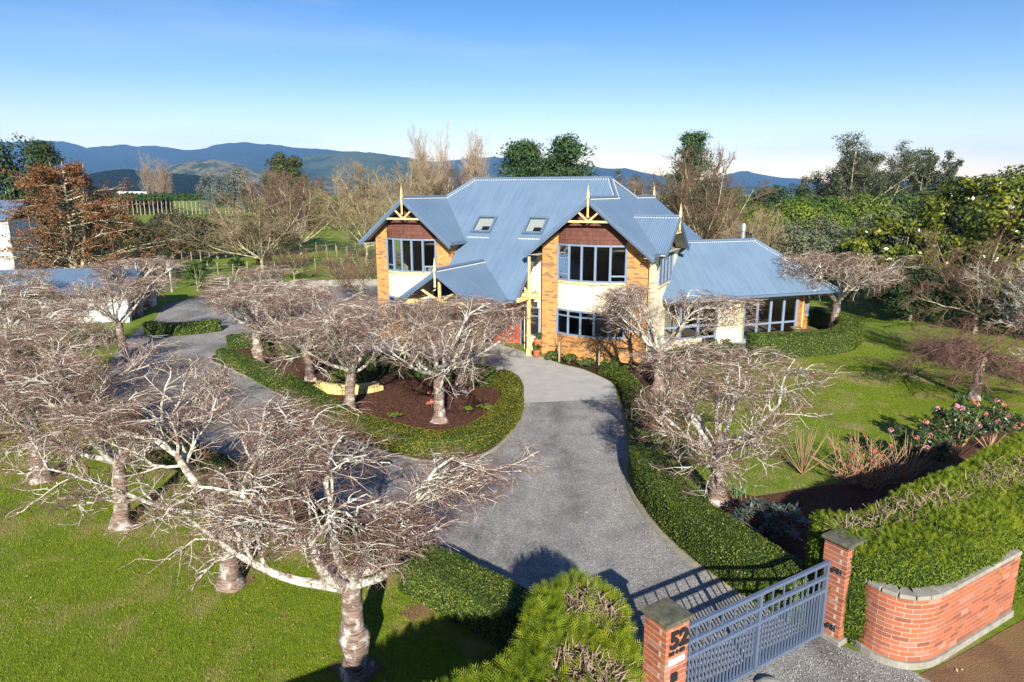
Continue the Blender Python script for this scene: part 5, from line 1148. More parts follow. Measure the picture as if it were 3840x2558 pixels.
def shared_tree(name, label, loc, h, r, seed, mat, group, cat='tree'):
    """evergreens that share a crown mesh per leaf kind, turned and scaled"""
    if mat not in _ev:
        V, F, C = crown_mesh(len(_ev) * 7 + 210, (4.25, 4.25, 3.0), 95, 150, .26, mat, .3, .5, -.75); V[:, 2] += 3.7; V[:, 2] = np.maximum(V[:, 2], .03); cm = mesh_np('crown', V, [F], mat)
        C = C + np.array([0, 0, 3.7]); B = np.stack([np.repeat([[0, 0, .8]], 14, 0), C[:14] * .5 + np.array([0, 0, .9]), C[:14]], 1)
        A, Fs, ms = join([(*tubes(np.array([[[0, 0, -.1], [0, 0, 2.], [0, 0, 5.]]]), np.array([[.2, .14, .05]]), 8), 0), (*tubes(B, np.repeat(np.array([[.08, .06, .02]]), 14, 0), 5), 0)]); _ev[mat] = (cm, mesh_np('trunk', A, Fs, 'barkgrey', ms, True))
    t = empty(name, loc, seed * 2.1); t.scale = (r / 5, r / 5, h / 7); tag(t, label, cat, group); obj('crown', _ev[mat][0], t); obj('trunk', _ev[mat][1], t); return t
for i, (x, y, h, r, m, lb) in enumerate(rr_): shared_tree('evergreen_tree', lb, (x, y, 0), h, r, 210 + i, m, G1)
shared_tree('evergreen_tree', 'dark tree in shade beneath the magnolia, beside the lawn', (24.0, 40.5, 0), 3.6, 3.2, 225, 'green3', G1)
shared_tree('evergreen_tree', 'dark shrub mass at the right edge behind the weeping tree', (28.5, 34.0, 0), 4.2, 3.6, 226, 'green3', G1)

def gum(label, x, y, h, r, seed):
    t = empty('gum_tree', (x, y, 0)); tag(t, label, 'tree', 'tall gum trees on the right skyline'); rng = np.random.default_rng(seed); parts = []
    n = 14; dirs = rot_polar(n, rng, 0, rng.uniform(5, 52, n)); L = h * rng.uniform(.55, .95, n); cur = np.repeat(np.array([[0, 0, h * .08]]), n, 0); d = dirs.copy(); pts = [cur]
    for j in range(1, 8): d = unit(d + rng.normal(0, .12, (n, 3)) + np.array([0, 0, .08])); cur = cur + d * (L / 7)[:, None]; pts.append(cur)
    P1 = np.stack(pts, 1); P1[..., :2] *= r / np.percentile(np.abs(P1[..., :2]), 97); R1 = np.repeat((h * .016 * np.linspace(1, .2, 8))[None], n, 0)
    P2, R2 = grow(P1, R1, 7, .3, 1, 45, .3, 5, .6, .15, .1, rng, 1, .04)
    parts = [(*tubes(P1, R1, 6), 0), (*tubes(P2, R2, 4), 0)]; A, Fs, ms = join(parts); obj('trunk', mesh_np('trunk', A, Fs, 'barkgrey', ms), t)
    tips = P2[:, 2:].reshape(-1, 3); tips = tips[rng.random(len(tips)) < .8]; m = 80
    e = unit(rng.normal(0, 1, (len(tips), m, 3))); q = tips[:, None] + e * rng.random((len(tips), m, 1)) ** .5 * r * .19 * np.array([1.1, 1.1, .7])
    V, F = leaves(q.reshape(-1, 3), e.reshape(-1, 3) + np.array([0, 0, .4]), .45, rng, .5, .6); obj('crown', mesh_np('crown', V, [F], 'gum'), t)
gum('tallest gum tree with flat spreading top on the right skyline', 82, 170, 19.5, 9, 301); gum('broad gum tree in the middle of the skyline clump', 92, 176, 17.5, 9, 302)
gum('narrower upright gum tree at the right of the skyline clump', 103, 172, 17, 6, 303); gum('small leaning gum tree at the left foot of the skyline clump', 73.5, 165, 10.5, 5.5, 304)

def pine(label, x, y, h, r, seed, mat='pine', group='dark pines on the skyline', name='pine_tree', tiers=16):
    t = empty(name, (x, y, 0)); tag(t, label, 'tree', group); rng = np.random.default_rng(seed)
    n = tiers * 7; z = h * (.22 + .76 * rng.random(n) ** .85); L = r * (1.05 - (z / h)) ** .7 * rng.uniform(.55, 1.15, n) * 1.15; az = rng.uniform(0, 6.283, n)
    d = np.stack([np.cos(az), np.sin(az), rng.uniform(.0, .45, n)], 1); S = np.stack([0 * z, 0 * z, z], 1); E = S + d * L[:, None]; M = (S + E) / 2 - np.array([0, 0, .04]) * L[:, None]
    parts = [(*tubes(np.array([[[0, 0, -.2], [.1, 0, h * .4], [0, .1, h * .97]]]), np.array([[h * .022, h * .015, h * .004]]), 8), 0), (*tubes(np.stack([S, M, E], 1), np.repeat(np.array([[h * .006, h * .004, h * .002]]), n, 0), 4), 0)]
    A, Fs, ms = join(parts); obj('trunk', mesh_np('trunk', A, Fs, 'barkgrey', ms), t)
    k = 130 if tiers > 10 else 45; f = rng.uniform(.35, 1.08, (n, k, 1)); e = unit(rng.normal(0, 1, (n, k, 3)) + np.array([0, 0, .3])); q = S[:, None] + (E - S)[:, None] * f + e * rng.random((n, k, 1)) ** .5 * r * .2 * np.array([1, 1, .7])
    V, F = leaves(q.reshape(-1, 3), e.reshape(-1, 3) + np.array([0, 0, .4]), r * .06, rng, .45, .6); obj('crown', mesh_np('crown', V, [F], mat), t); return t
pine('dark pine left of a pair above the main roof ridge', 1.2, 74, 12.6, 5.2, 311); pine('dark pine right of a pair above the main roof ridge', 5.8, 76, 13.2, 5.6, 312); pine('dark pine half hidden behind the big brown bare tree', 19.5, 76, 13.6, 4.4, 313)
for i, (x, y, h) in enumerate([(14.5, 96, 10.6), (17.2, 98, 10.2), (19.6, 97, 9.6), (12.2, 95, 9.8), (22, 99, 9.4), (9.8, 97, 9.2)]):
    pine(['small dark conifer, tallest in the row over the right roof slope', 'small conifer just right of the tallest in the row behind the roof', 'small conifer before the pale hill patch behind the roof', 'small conifer left of the tallest in the row behind the roof', 'small conifer at the right end of the row behind the roof', 'small conifer at the left end of the row, beside the big pines'][i], x, y, h, 1.9, 320 + i, 'green3', 'row of small conifers', 'conifer_tree', 9)
leafy_tree('evergreen_tree', 'tall rounded evergreen rising above the left bare trees', (-55, 170, 0), 17.6, 5.6, 331, 'round', 120, 150, .5, .08, 'far evergreens', shell=.45)
shared_tree('evergreen_tree', 'blue-grey evergreen right of the poplar pair', (-88, 205, 0), 13.0, 4.8, 332, 'bluegrey', 'far evergreens')
shared_tree('evergreen_tree', 'second blue-grey evergreen crown just right of the first', (-82, 208, 0), 14.8, 5.0, 333, 'bluegrey', 'far evergreens')
for i, (x, y, h, r, m, lb) in enumerate([(-41, 150, 7.2, 4, 'green2', 'low lime bush at the far field edge, left one'), (-35.5, 148, 7.6, 4, 'green2', 'low lime bush at the far field edge, right one'), (-44, 158, 9, 4, 'green1', 'dark green bush behind the lime bushes, left'), (-33, 158, 9.4, 3.6, 'green1', 'dark green bush behind the lime bushes, right'), (-49, 165, 8.6, 3.4, 'green3', 'dark bush at the foot of the tall rounded evergreen')]):
    shared_tree('evergreen_bush', lb, (x, y, 0), h, r, 340 + i, m, 'far field bushes', 'bush')
for i, (x, y, h, r, lb) in enumerate([(-43.0, 75, 5.4, 4.2, 'olive-brown scrub bush beside the brown-leaved oak'), (-38.8, 78, 5.0, 4.0, 'olive-brown scrub bush, second from the oak'), (-34.4, 80, 5.2, 4.0, 'olive-brown scrub bush, third from the oak'), (-29.8, 84, 4.6, 4.0, 'olive-brown scrub bush at the end of the row behind the fence'), (-46.5, 70, 6.0, 4.0, 'dark scrub bush half hidden by the oak'), (-40.5, 84, 5.6, 4.4, 'olive-brown scrub bush in the second line behind the row')]):
    shared_tree('scrub_bush', lb, (x, y, 0), h, r, 350 + i, 'scrub', 'scrub along the paddock', 'bush')
shared_tree('evergreen_tree', 'dark evergreen at the top left edge, above the oak', (-53.5, 74, 0), 13.2, 5.4, 356, 'green3', 'left edge evergreens')
pine('dark drooping conifer behind the oak at left', -46.5, 70, 12.2, 4.2, 357, 'green3', 'left edge evergreens', 'conifer_tree')
leafy_tree('evergreen_bush', 'small green broadleaf bush by the courtyard bird box', (-24.8, 53.5, 0), 2.6, 1.1, 358, 'green1', 40, 110, .12, .03, 'courtyard shrubs', cat='bush')
leafy_tree('evergreen_bush', 'small yellow-green bush left of the bird box', (-30.0, 52.5, 0), 2.4, 1.2, 359, 'green2', 40, 110, .12, .03, 'courtyard shrubs', cat='bush')
for i, (x, y) in enumerate([(-29.4, 66.0), (-26.8, 66.6), (-24.4, 67.6)]):
    leafy_tree('evergreen_bush', ['young round shrub by the near fence, leftmost of three', 'young round shrub by the near fence, middle of three', 'young round shrub by the near fence, beside the lone bare tree'][i], (x, y, 0), 1.7, .8, 362 + i, 'green1', 30, 90, .13, .02, 'young paddock shrubs', cat='bush')

def oak(x, y, h, r):
    t = empty('oak_tree', (x, y, 0)); tag(t, 'oak tree holding rusty brown dead leaves at the left edge', 'tree'); rng = np.random.default_rng(401)
    n = 90; z = h * (.10 + .86 * rng.random(n)); L = r * (1.08 - z / h) ** .75 * rng.uniform(.6, 1.15, n); az = rng.uniform(0, 6.283, n)
    d = np.stack([np.cos(az), np.sin(az), rng.uniform(-.02, .28, n)], 1); S = np.stack([0 * z, 0 * z, z * .95], 1); E = S + d * L[:, None]; M = (S + E) / 2 + np.array([0, 0, .06]) * L[:, None]
    P1 = np.stack([S, M, E], 1); P2, R2 = grow(P1, np.repeat(np.array([[h * .008, h * .005, h * .002]]), n, 0), 7, .2, 1, 45, .4, 4, .6, .2, .03, rng, .4, .012)
    st = [np.array([[a * .1, b * .1, -.1], [a * .4, b * .4, h * .4], [a * .7, b * .6, h * .97]]) for a, b in ((0, 0), (2.2, .3), (-1.6, .5))]
    A, Fs, ms = join([(*tubes(np.array(st), np.repeat(np.array([[h * .02, h * .012, h * .003]]), 3, 0), 8), 0), (*tubes(P1, np.repeat(np.array([[h * .007, h * .005, h * .002]]), n, 0), 4), 0), (*tubes(P2, R2, 3), 0)])
    obj('trunk', mesh_np('trunk', A, Fs, 'barkgrey', ms), t)
    tips = P2[:, 1:].reshape(-1, 3); k = 17; e = unit(rng.normal(0, 1, (len(tips), k, 3))); q = tips[:, None] + e * rng.random((len(tips), k, 1)) ** .5 * .5 * np.array([1, 1, .38])
    V, F = leaves(q.reshape(-1, 3), e.reshape(-1, 3) + np.array([0, 0, .6]), .14, rng, .6, .6); obj('crown', mesh_np('crown', V, [F], 'oak'), t)
oak(-34.5, 54, 10.2, 8.2)
# ------------------------------------------------------------------ garage, neighbours, fences
def garage():
    g = empty('garage', (-22.9, 40.2, 0), R(15)); g.scale = (1, 1, .78); tag(g, 'long white garage with low bluish corrugated roof at the left', 'garage')
    def gp(name, mat, fn, **k): m = MB(); fn(m); return m.build(name, mat, g, **k)
    gp('wall', 'white', lambda m: (m.box((-19, 0, 0), (-5.2, .15, 2.5)), m.box((-.75, 0, 0), (0, .5, 2.5)), m.box((-5.2, 0, 2.15), (-.75, .15, 2.5)), m.box((-.15, .5, 2.2), (0, 7, 2.5)), m.box((-19, 6.85, 0), (0, 7, 2.5)), m.box((-.15, 5.9, 0), (0, 6.85, 2.2))))
    for k in range(4): gp('door_panel', 'white', lambda m: m.box((-5.1, .06, .05 + k * .52), (-.85, .1, .53 + k * .52)), bevel=.02)
    gp('post', 'white', lambda m: m.box((-.12, 3.1, 0), (-.02, 3.25, 2.2)))
    gp('floor_slab', 'concrete', lambda m: m.box((-19, .2, 0), (-.2, 6.8, .03)))
    for a, b in ((-.5, 3.5), (7.5, 3.5)):
        z0, z1 = 2.45, 3.75
        m = MB(); m.prism([(-19.3, a, z0), (.3, a, z0), (.3, b, z1), (-19.3, b, z1)], (0, 0, .06)); o = m.build('roof_panel', 'roof', g)
        uvl = o.data.uv_layers.new(name='UVMap')
        for lp in o.data.loops: uvl.data[lp.index].uv = (o.data.vertices[lp.vertex_index].co.x, 0)
    gp('gutter', 'frame', lambda m: m.box((-19.3, -.62, 2.36), (.3, -.5, 2.48)))
    gp('gable_end', 'white', lambda m: m.prism([(-.05, .1, 2.5), (-.05, 6.9, 2.5), (-.05, 3.5, 3.65)], (-.1, 0, 0)))
    for x in (-15.5, -12, -8.5):
        w = empty('window', (x, -.01, 1.0), 0, g); MB().box((-.7, -.03, 0), (.7, 0, 1.0)).build('pane', 'black', w)
        for sx in (-.74, -.03, .68): MB().box((sx, -.06, -.05), (sx + .06, -.001, 1.05)).build('stile', 'white', w)
garage()
def neighbour():
    n = empty('neighbour_house', (-44.8, 61.5, 0), R(10)); tag(n, 'white weatherboard neighbour house at the left edge behind the oak', 'house')
    core = MB().box((-6, 0, 0), (0, 6, 5.2)).build('wall', 'white', n)
    for k in range(24): MB().prism([(-6.02, -.03, k * .21), (.02, -.03, k * .21), (.02, -.005, k * .21 + .2), (-6.02, -.005, k * .21 + .2)], (0, .02, 0)).build('weatherboard', 'white', core)
    for k in range(24): MB().prism([(.03, -.02, k * .21), (.03, 6, k * .21), (.005, 6, k * .21 + .2), (.005, -.02, k * .21 + .2)], (-.02, 0, 0)).build('weatherboard', 'white', core)
    MB().prism([(-6.4, -.4, 5.2), (.4, -.4, 5.2), (.4, 3, 6.8), (-6.4, 3, 6.8)], (0, 0, .1)).build('roof', 'fascia', n)
    MB().prism([(-6.4, 6.4, 5.2), (.4, 6.4, 5.2), (.4, 3, 6.8), (-6.4, 3, 6.8)], (0, 0, .1)).build('roof', 'fascia', n)
    MB().box((-2.6, -.08, 2.6), (-1.2, -.03, 4.0)).build('window', 'black', n)
neighbour()
def fence(label, pts, n, h, mat='post', wires=4, r=.05):
    f = empty('wire_fence', (0, 0, 0)); tag(f, label, 'fence', 'paddock post and wire fences'); p = smooth_path(pts, .5); s = np.concatenate([[0], np.cumsum(np.linalg.norm(np.diff(p, axis=0), axis=1))]); rg = random.Random(n)
    me = None
    for k in range(n):
        x = np.interp(k / (n - 1) * s[-1], s, p[:, 0]); y = np.interp(k / (n - 1) * s[-1], s, p[:, 1])
        if me is None: o = MB().lathe([(r, -.1), (r, h), (r * .8, h + .02)], seg=7).build('post', mat, f); me = o.data
        else: o = obj('post', me, f)
        o.location = (x, y, 0); o.rotation_euler = (rg.uniform(-.05, .05), rg.uniform(-.05, .05), rg.uniform(0, 3)); o.scale = (1, 1, rg.uniform(.9, 1.08))
    for k in range(wires):
        z = h * (k + 1) / (wires + .5); MB().tube([(a, b, z) for a, b in p[::3]], .006, 3).build('wire', 'flue', f)
fence('near post and wire fence behind the courtyard, past three young shrubs', [(-36, 60.5), (-28.5, 63.1), (-25.5, 64.2), (-22.8, 66.2), (-15.9, 70.2), (-9, 73)], 24, 1.15)
fence('far post and wire fence along the scrub, curving round the green paddock', [(-37.5, 70), (-35.9, 75), (-34.8, 77.5), (-32.4, 82.8), (-26.9, 88.9), (-18, 92.3), (-9, 95)], 34, 1.2)
fence('short fence of thin stakes crossing the paddock behind the lone tree', [(-24, 80), (-18, 83), (-12, 85)], 12, 1.3)
# shelterbelt of trimmed trees in the far field
def shelterbelt():
    rng = np.random.default_rng(8)
    tm, tp = None, None; P = np.array([[[0, 0, -.1], [.05, 0, 2], [-.04, .03, 4], [.02, 0, 5.6]]]); V, F = tubes(P, np.array([[.2, .15, .13, .1]]), 6); tm = mesh_np('trunk', V, [F], 'pale_twig', smooth=True)
    st = np.array([[[0, 0, 3 + k * .3], [rng.normal(0, .3), rng.normal(0, .3), 3.5 + k * .3]] for k in range(6)]); v2, f2 = tubes(st, np.full((6, 2), .04), 4)
    V, F, _ = crown_mesh(9, (1.0, 1.1, 1.25), 26, 70, .34, 'green1', .4, .4, -1); V[:, 2] += 6.1
    A, Fs, ms = join([(V, F, 0), (v2, f2, 1)]); cm = mesh_np('crown', A, Fs, ['green1', 'pale_twig'], ms)
    n = 46
    for k in range(n):
        f = k / (n - 1); x = -150 + 52 * f + rng.normal(0, .2); y = 226 + 32 * f + rng.normal(0, .25)
        t = empty('shelterbelt_tree', (x, y, 0), rng.uniform(0, 6)); t.scale = (1.0, 1.0, rng.uniform(.95, 1.03))
        tag(t, 'limbed-up shelterbelt tree in the long clipped far-field row', 'tree', 'clipped shelterbelt row in the far field'); obj('trunk', tm, t); obj('crown', cm, t)
shelterbelt()
box_hedge('field_hedge', 'dark hedge wall behind the shelterbelt trunks', [(-152, 233), (-136, 241), (-122, 250)], 2.5, 6.3, 6, .7, 'green3', 41, group='far field hedges', step=1.5)
box_hedge('field_hedge', 'low clipped far hedge right of the shelterbelt', [(-100, 262), (-80, 275), (-55, 285)], 2.5, 3.0, 6, .6, 'green1', 42, group='far field hedges', step=1.5)
box_hedge('field_hedge', 'flat clipped lime hedge in the far field by the willow', [(-43, 139), (-37, 141), (-29, 143)], 3, 3.4, 14, .5, 'green2', 43, group='far field hedges', step=1.2)
def far_shed(label, x, y, w, h, mat):
    s = empty('farm_shed', (x, y, 0)); tag(s, label, 'shed', 'far farm buildings'); MB().box((-w / 2, 0, 0), (w / 2, 5, h)).build('wall', mat, s)
    m = MB(); m.prism([(-w / 2 - .4, -.4, h), (w / 2 + .4, -.4, h), (w / 2 - 1, 2.5, h + 1.4), (-w / 2 + 1, 2.5, h + 1.4)], (0, 0, .1)); m.build('roof', 'white', s)
    MB().box((-.8, -.05, 0), (.8, -.01, 2.1)).build('door', 'black', s)
far_shed('pale roofed farm building above the shelterbelt', -164, 300, 15, 6.4, 'white'); far_shed('small white farm shed seen through the bare trees near the main roof', -9.0, 112, 5, 3.6, 'white'); far_shed('tiny white farm house between the bare trees left of the house', -42, 130, 4, 3.2, 'white')
b = empty('bird_box', (-26.6, 53.0, 0)); tag(b, 'small white bird box on a post behind the cherries', 'bird box')
MB().box((-.04, -.04, 0), (.04, .04, 1.7)).build('post', 'white', b); MB().box((-.16, -.16, 1.7), (.16, .16, 2.05)).build('box', 'white', b); MB().prism([(-.24, -.24, 2.05), (.24, -.24, 2.05), (0, -.24, 2.25)], (0, .48, 0)).build('roof', 'white', b)
lp = empty('bollard_light', (-15.9, 45.5, 0)); tag(lp, 'blue-grey garden bollard beside the courtyard lawn', 'bollard')
MB().lathe([(.05, 0), (.05, .9), (.04, .92)], seg=10).build('post', 'gate', lp); MB().lathe([(.07, .92), (.09, 1.0), (.03, 1.08)], seg=10).build('cap', 'gate', lp)

# ------------------------------------------------------------------ garden things
lw = empty('retaining_wall', (-6.5, 25.6, 0)); tag(lw, 'low curved yellow block wall inside the mulched island', 'wall')
wpth = smooth_path([(-7.75, 26.0), (-7.2, 25.4), (-6.4, 25.15), (-5.6, 25.35), (-5.1, 25.8)], .12)
for row in range(2):
    s = np.concatenate([[0], np.cumsum(np.linalg.norm(np.diff(wpth, axis=0), axis=1))]); x = .0 if row == 0 else .2
    while x < s[-1] - .2:
        a = [np.interp(x, s, wpth[:, k]) for k in (0, 1)]; c = [np.interp(min(x + .385, s[-1]), s, wpth[:, k]) for k in (0, 1)]
        MB().beam((a[0] + 6.5, a[1] - 25.6, .11 + row * .2), (c[0] + 6.5, c[1] - 25.6, .11 + row * .2), .2, .19).build('block', 'yellowblock', lw, bevel=.012); x += .4
def shrub_leaf(P, D, size, rng, aspect): return leaves(P, D, size, rng, aspect, .6)
leafy_tree('box_shrub', 'green shrub growing behind the yellow block wall', (-6.5, 26.2, 0), 1.1, 1.1, 411, 'box', 40, 120, .07, .02, 'island shrubs', cat='shrub')
for i, (x, y) in enumerate([(-1.55, 22.9), (-2.9, 23.6), (-4.0, 22.2), (-3.0, 25.0), (-1.0, 23.2)]):
    leafy_tree('bedding_plant', ['small pink-flowered bedding plant, right one in the island mulch', 'small pink-flowered bedding plant in the centre of the island mulch', 'small bedding plant at the left front of the island mulch', 'small coral bedding plant at the back of the island mulch', 'yellow-green bedding plant right of the front island cherry'][i], (x, y, .02), .28, .3, 420 + i, 'coral' if i in (1, 3) else 'green2', 10, 26, .07, .02, 'bedding plants in the mulch', cat='plant')
# deck, pot and terracotta pots
dk = empty('timber_deck', (14.6, 34.6, 0), R(20)); tag(dk, 'low brown timber deck before the glass doors of the wing', 'deck')
for k in range(14): MB().box((-.9, -1.0 + k * .145, .36), (2.0, -1.0 + k * .145 + .138, .4)).build('board', 'deck', dk)
for x in (-.85, 1.9):
    for y in (-.95, .9): MB().box((x - .05, y - .05, 0), (x + .05, y + .05, .36)).build('leg', 'deck', dk)
def pot(name, label, loc, r, h, mat, plant=None, cat='pot'):
    p = empty(name, loc); tag(p, label, cat)
    MB().lathe([(r * .6, 0), (r * .85, h * .35), (r, h * .8), (r * 1.12, h * .85), (r * 1.12, h), (r * .95, h), (r * .9, h * .9)], seg=16).build('body', mat, p, smooth=True); MB().lathe([(r * .9, h * .86), (.01, h * .88)], seg=12).build('potting_soil', 'soil', p)
    if plant:
        V, F, _ = crown_mesh(int(r * 1000), (r * 1.2, r * 1.2, r * 1.1), 18, 40, .06, plant, .4, .3, -1); V[:, 2] += h + r * .6; obj('plant', mesh_np('plant', V, [F], plant), p)
pot('garden_pot', 'round green glazed pot standing on the wing deck', (14.75, 34.75, .4), .26, .36, 'greenpot')
pot('terracotta_pot', 'terracotta pot on the ground beside the single porch post', (1.15, 31.25, .012), .17, .36, 'terracotta', 'green1')
pot('terracotta_pot', 'taller terracotta pot with trailing plant against the entry wall', (1.25, 31.9, .012), .2, .75, 'terracotta', 'viburnum')
# standard roses by the bay
def standard(label, x, y, seed):
    t = empty('standard_rose', (x, y, 0)); tag(t, label, 'rose', 'staked roses by the brick bay'); rng = np.random.default_rng(seed); MB().box((-.035, -.035, 0), (.035, .035, .95)).build('stake', 'post', t)
    P1 = np.array([[[.05, 0, 0], [.06, .01, .5], [.04, 0, 1.0]]]); d = rot_polar(6, rng, 0, rng.uniform(25, 70, 6)); P2 = np.stack([P1[0, 2] + d * k for k in (0, .18, .36)], 1); P3, R3 = grow(P2, np.full((6, 3), .014), 3, .4, 1, 45, .5, 3, .7, .2, .1, rng, .08, .005)
    A, Fs, ms = join([(*tubes(P1, np.full((1, 3), .018), 6), 0), (*tubes(P2, np.full((6, 3), .014), 5), 0), (*tubes(P3, R3, 4), 0)]); obj('stem', mesh_np('stem', A, Fs, 'brown_twig', ms), t)
standard('staked bare rose at the left foot of the brick bay', 2.15, 30.35, 1); standard('staked bare rose before the middle of the brick bay', 3.9, 29.75, 2)
for i, (x, y) in enumerate([(2.6, 30.1), (3.3, 29.6), (4.4, 29.4), (5.2, 28.8), (1.9, 30.7)]):
    leafy_tree('ground_plant', ['low green plant at the apron edge, second from the terracotta pot', 'low green plant at the apron edge, third from the terracotta pot', 'low green plant at the apron edge, fourth from the terracotta pot', 'low green plant at the apron edge, deepest in the cherry shade', 'low green plant at the apron edge, nearest the terracotta pot'][i], (x, y, .016), .4, .5, 430 + i, 'green1', 16, 50, .08, .01, 'low plants by the bay', cat='plant')
for i, (x, y, h, r, lb) in enumerate([(7.2, 28.9, .8, .9, 'low dark shrub under the cherry beside the house bay'), (8.6, 30.4, .9, 1.0, 'low dark shrub between the cherry and the wing windows'), (9.9, 31.6, .9, .9, 'low dark shrub at the start of the wing hedge'), (6.3, 27.4, .6, .8, 'low dark shrub on the lawn side of the bay cherry')]):
    leafy_tree('garden_shrub', lb, (x, y, .016), h, r, 450 + i, 'viburnum', 26, 70, .09, .01, 'dark shrubs by the wing', cat='shrub')
# flowering shrubs on the right
def flower_shrub(label, loc, h, r, seed, n_fl, mats=('viburnum', 'pink', 'coral')):
    t = empty('flowering_shrub', loc); tag(t, label, 'shrub', 'flowering shrubs along the right hedge'); rng = np.random.default_rng(seed)
    n = 16; d = rot_polar(n, rng, 0, rng.uniform(8, 55, n)); P1 = np.stack([d * h * k * np.array([r / h * 1.4, r / h * 1.4, 1.1]) for k in (0, .4, .75, 1)], 1); P1[:, :, 2] *= rng.uniform(.7, 1, (n, 1)); v, f = tubes(P1, np.repeat(np.array([[.014, .011, .009, .006]]), n, 0), 5)
    obj('stem', mesh_np('stem', v, [f], 'cane'), t)
    V, F, C = crown_mesh(seed, (r, r, h * .42), 34, 46, .12, mats[0], .26, .4, -.5, .45); V[:, 2] += h * .66; obj('foliage', mesh_np('foliage', V, [F], mats[0]), t)
    for k in range(n_fl):
        a = C[rng.integers(len(C))] * 1.12 + np.array([0, 0, h * .70 + .06]); m = 26; e = unit(rng.normal(0, 1, (m, 3)) + np.array([0, 0, .4])); v, f = leaves(a + e * .07, e, .045, rng, .9, .3); obj('flower_cluster', mesh_np('flower_cluster', v, [f], mats[1] if k % 3 else mats[2]), t)
flower_shrub('evergreen shrub with coral buds and pink flowers, farther right on the lawn edge', (12.9, 18.7, 0), 1.6, .85, 441, 20); flower_shrub('pink-flowered shrub between the red-leaved canes and the taller evergreen shrub', (11.2, 17.8, 0), 1.2, .7, 442, 14)
flower_shrub('coral-budded evergreen shrub at the far right behind the cypress hedge', (14.3, 19.3, 0), 1.4, .8, 443, 12, ('viburnum', 'coral', 'pink'))
cs = empty('cane_shrub', (9.2, 17.0, 0)); tag(cs, 'leafless tan-caned shrub with a few red leaves above the cypress hedge', 'shrub')
rng = np.random.default_rng(77); n = 90; d = rot_polar(n, rng, 0, rng.uniform(5, 68, n)); L = rng.uniform(.8, 1.5, n); o0 = rng.normal(0, .25, (n, 3)) * np.array([1.4, .8, 0]); P1 = np.stack([o0 + d * (L * k)[:, None] - np.array([0, 0, .12]) * (k * k) for k in (0, .35, .7, 1)], 1); P1[:, 0, 2] = 0
P2, R2 = grow(P1, np.full((n, 4), .009), 3, .4, 1, 35, .45, 3, .7, .15, .1, rng, .15, .005); A, Fs, ms = join([(*tubes(P1, np.full((n, 4), .009), 4), 0), (*tubes(P2, R2, 3), 0)]); obj('cane', mesh_np('cane', A, Fs, 'cane', ms), cs)
sel = rng.integers(0, n, 60); q = P1[sel, rng.integers(1, 4, 60)] + rng.normal(0, .06, (60, 3)); v, f = leaves(q, rng.normal(0, 1, (60, 3)), .11, rng, .8, .5); o = obj('red_leaf', mesh_np('red_leaf', v, [f], 'redleaf'), cs); o['kind'] = 'stuff'
for k, (x, y, lb) in enumerate([(8.0, 17.6, 'sparse bare cane clump left of the red-leaved canes'), (10.4, 16.9, 'tall thin bare cane clump right of the red-leaved canes')]):
    t = empty('cane_shrub', (x, y, 0)); tag(t, lb, 'shrub'); n = 34; d = rot_polar(n, rng, 0, rng.uniform(5, 50, n)); L = rng.uniform(.7, 1.6, n); P1 = np.stack([d * (L * kk)[:, None] for kk in (0, .4, .75, 1)], 1); v, f = tubes(P1, np.repeat(np.array([[.01, .009, .007, .005]]), n, 0), 4); obj('cane', mesh_np('cane', v, [f], 'cane'), t)
# rhododendron beside the gate hedge
rh = empty('rhododendron', (5.75, 14.0, 0)); tag(rh, 'dark grey-green rhododendron in the shade behind the right box hedge', 'shrub')
rng = np.random.default_rng(88); V, F, C = crown_mesh(88, (.85, .75, .42), 60, 1, .1, 'rhodo', .1, .6, -.2); C[:, 2] += .42
e = rng.normal(0, 1, (len(C), 11, 3)); e[..., 2] = np.abs(e[..., 2]) * .35; e = unit(e); lt = np.array([[0, 0, 0], [.5, .17, .02], [1, 0, -.04], [.5, -.17, .02]]); lf = np.array([[0, 1, 2, 3]])
Pq = np.repeat(C[:, None], 11, 1).reshape(-1, 3); v, f = stamp(lt, lf, Pq, e.reshape(-1, 3), np.tile(np.array([[0.05, .02, 1.]]), (len(Pq), 1)), np.full(len(Pq), .17)); obj('foliage', mesh_np('foliage', v, [f], 'rhodo'), rh)
st = np.stack([np.zeros_like(C), C * .6, C], 1); v, f = tubes(st, np.full((len(C), 3), .01), 4); obj('stem', mesh_np('stem', v, [f], 'brown_twig'), rh)
# strap-leaved bulbs
def bulbs(label, x, y, seed, n=60, r=.28):
    rng = np.random.default_rng(seed); p = np.concatenate([rng.normal(0, r * .5, (n, 2)), np.zeros((n, 1))], 1); d = unit(np.concatenate([rng.normal(0, .35, (n, 2)), np.ones((n, 1))], 1)); h = rng.uniform(.16, .34, (n, 1)); s = unit(np.cross(d, rng.normal(0, 1, (n, 3)))) * .011
    V = np.stack([p - s, p + s, p + d * h * .6 + s, p + d * h + np.array([0, 0, -.03]), p + d * h * .6 - s], 1).reshape(-1, 3); F = np.arange(n * 5).reshape(-1, 5); o = obj('bulb_clump', mesh_np('bulb_clump', V, [F], 'strap'), None, (x, y, 0)); tag(o, label, 'plant', 'clumps of bulb leaves', 'stuff')
bulbs('tuft of bulb leaves left of the weeping tree trunk', 16.9, 24.7, 1); bulbs('tuft of bulb leaves beside the cherry behind the box hedge', 4.75, 16.2, 2); bulbs('tuft of bulb leaves right of the cherry behind the box hedge', 5.75, 16.3, 3); bulbs('small tuft of bulb leaves right of the weeping tree trunk', 17.85, 24.5, 4, 30)
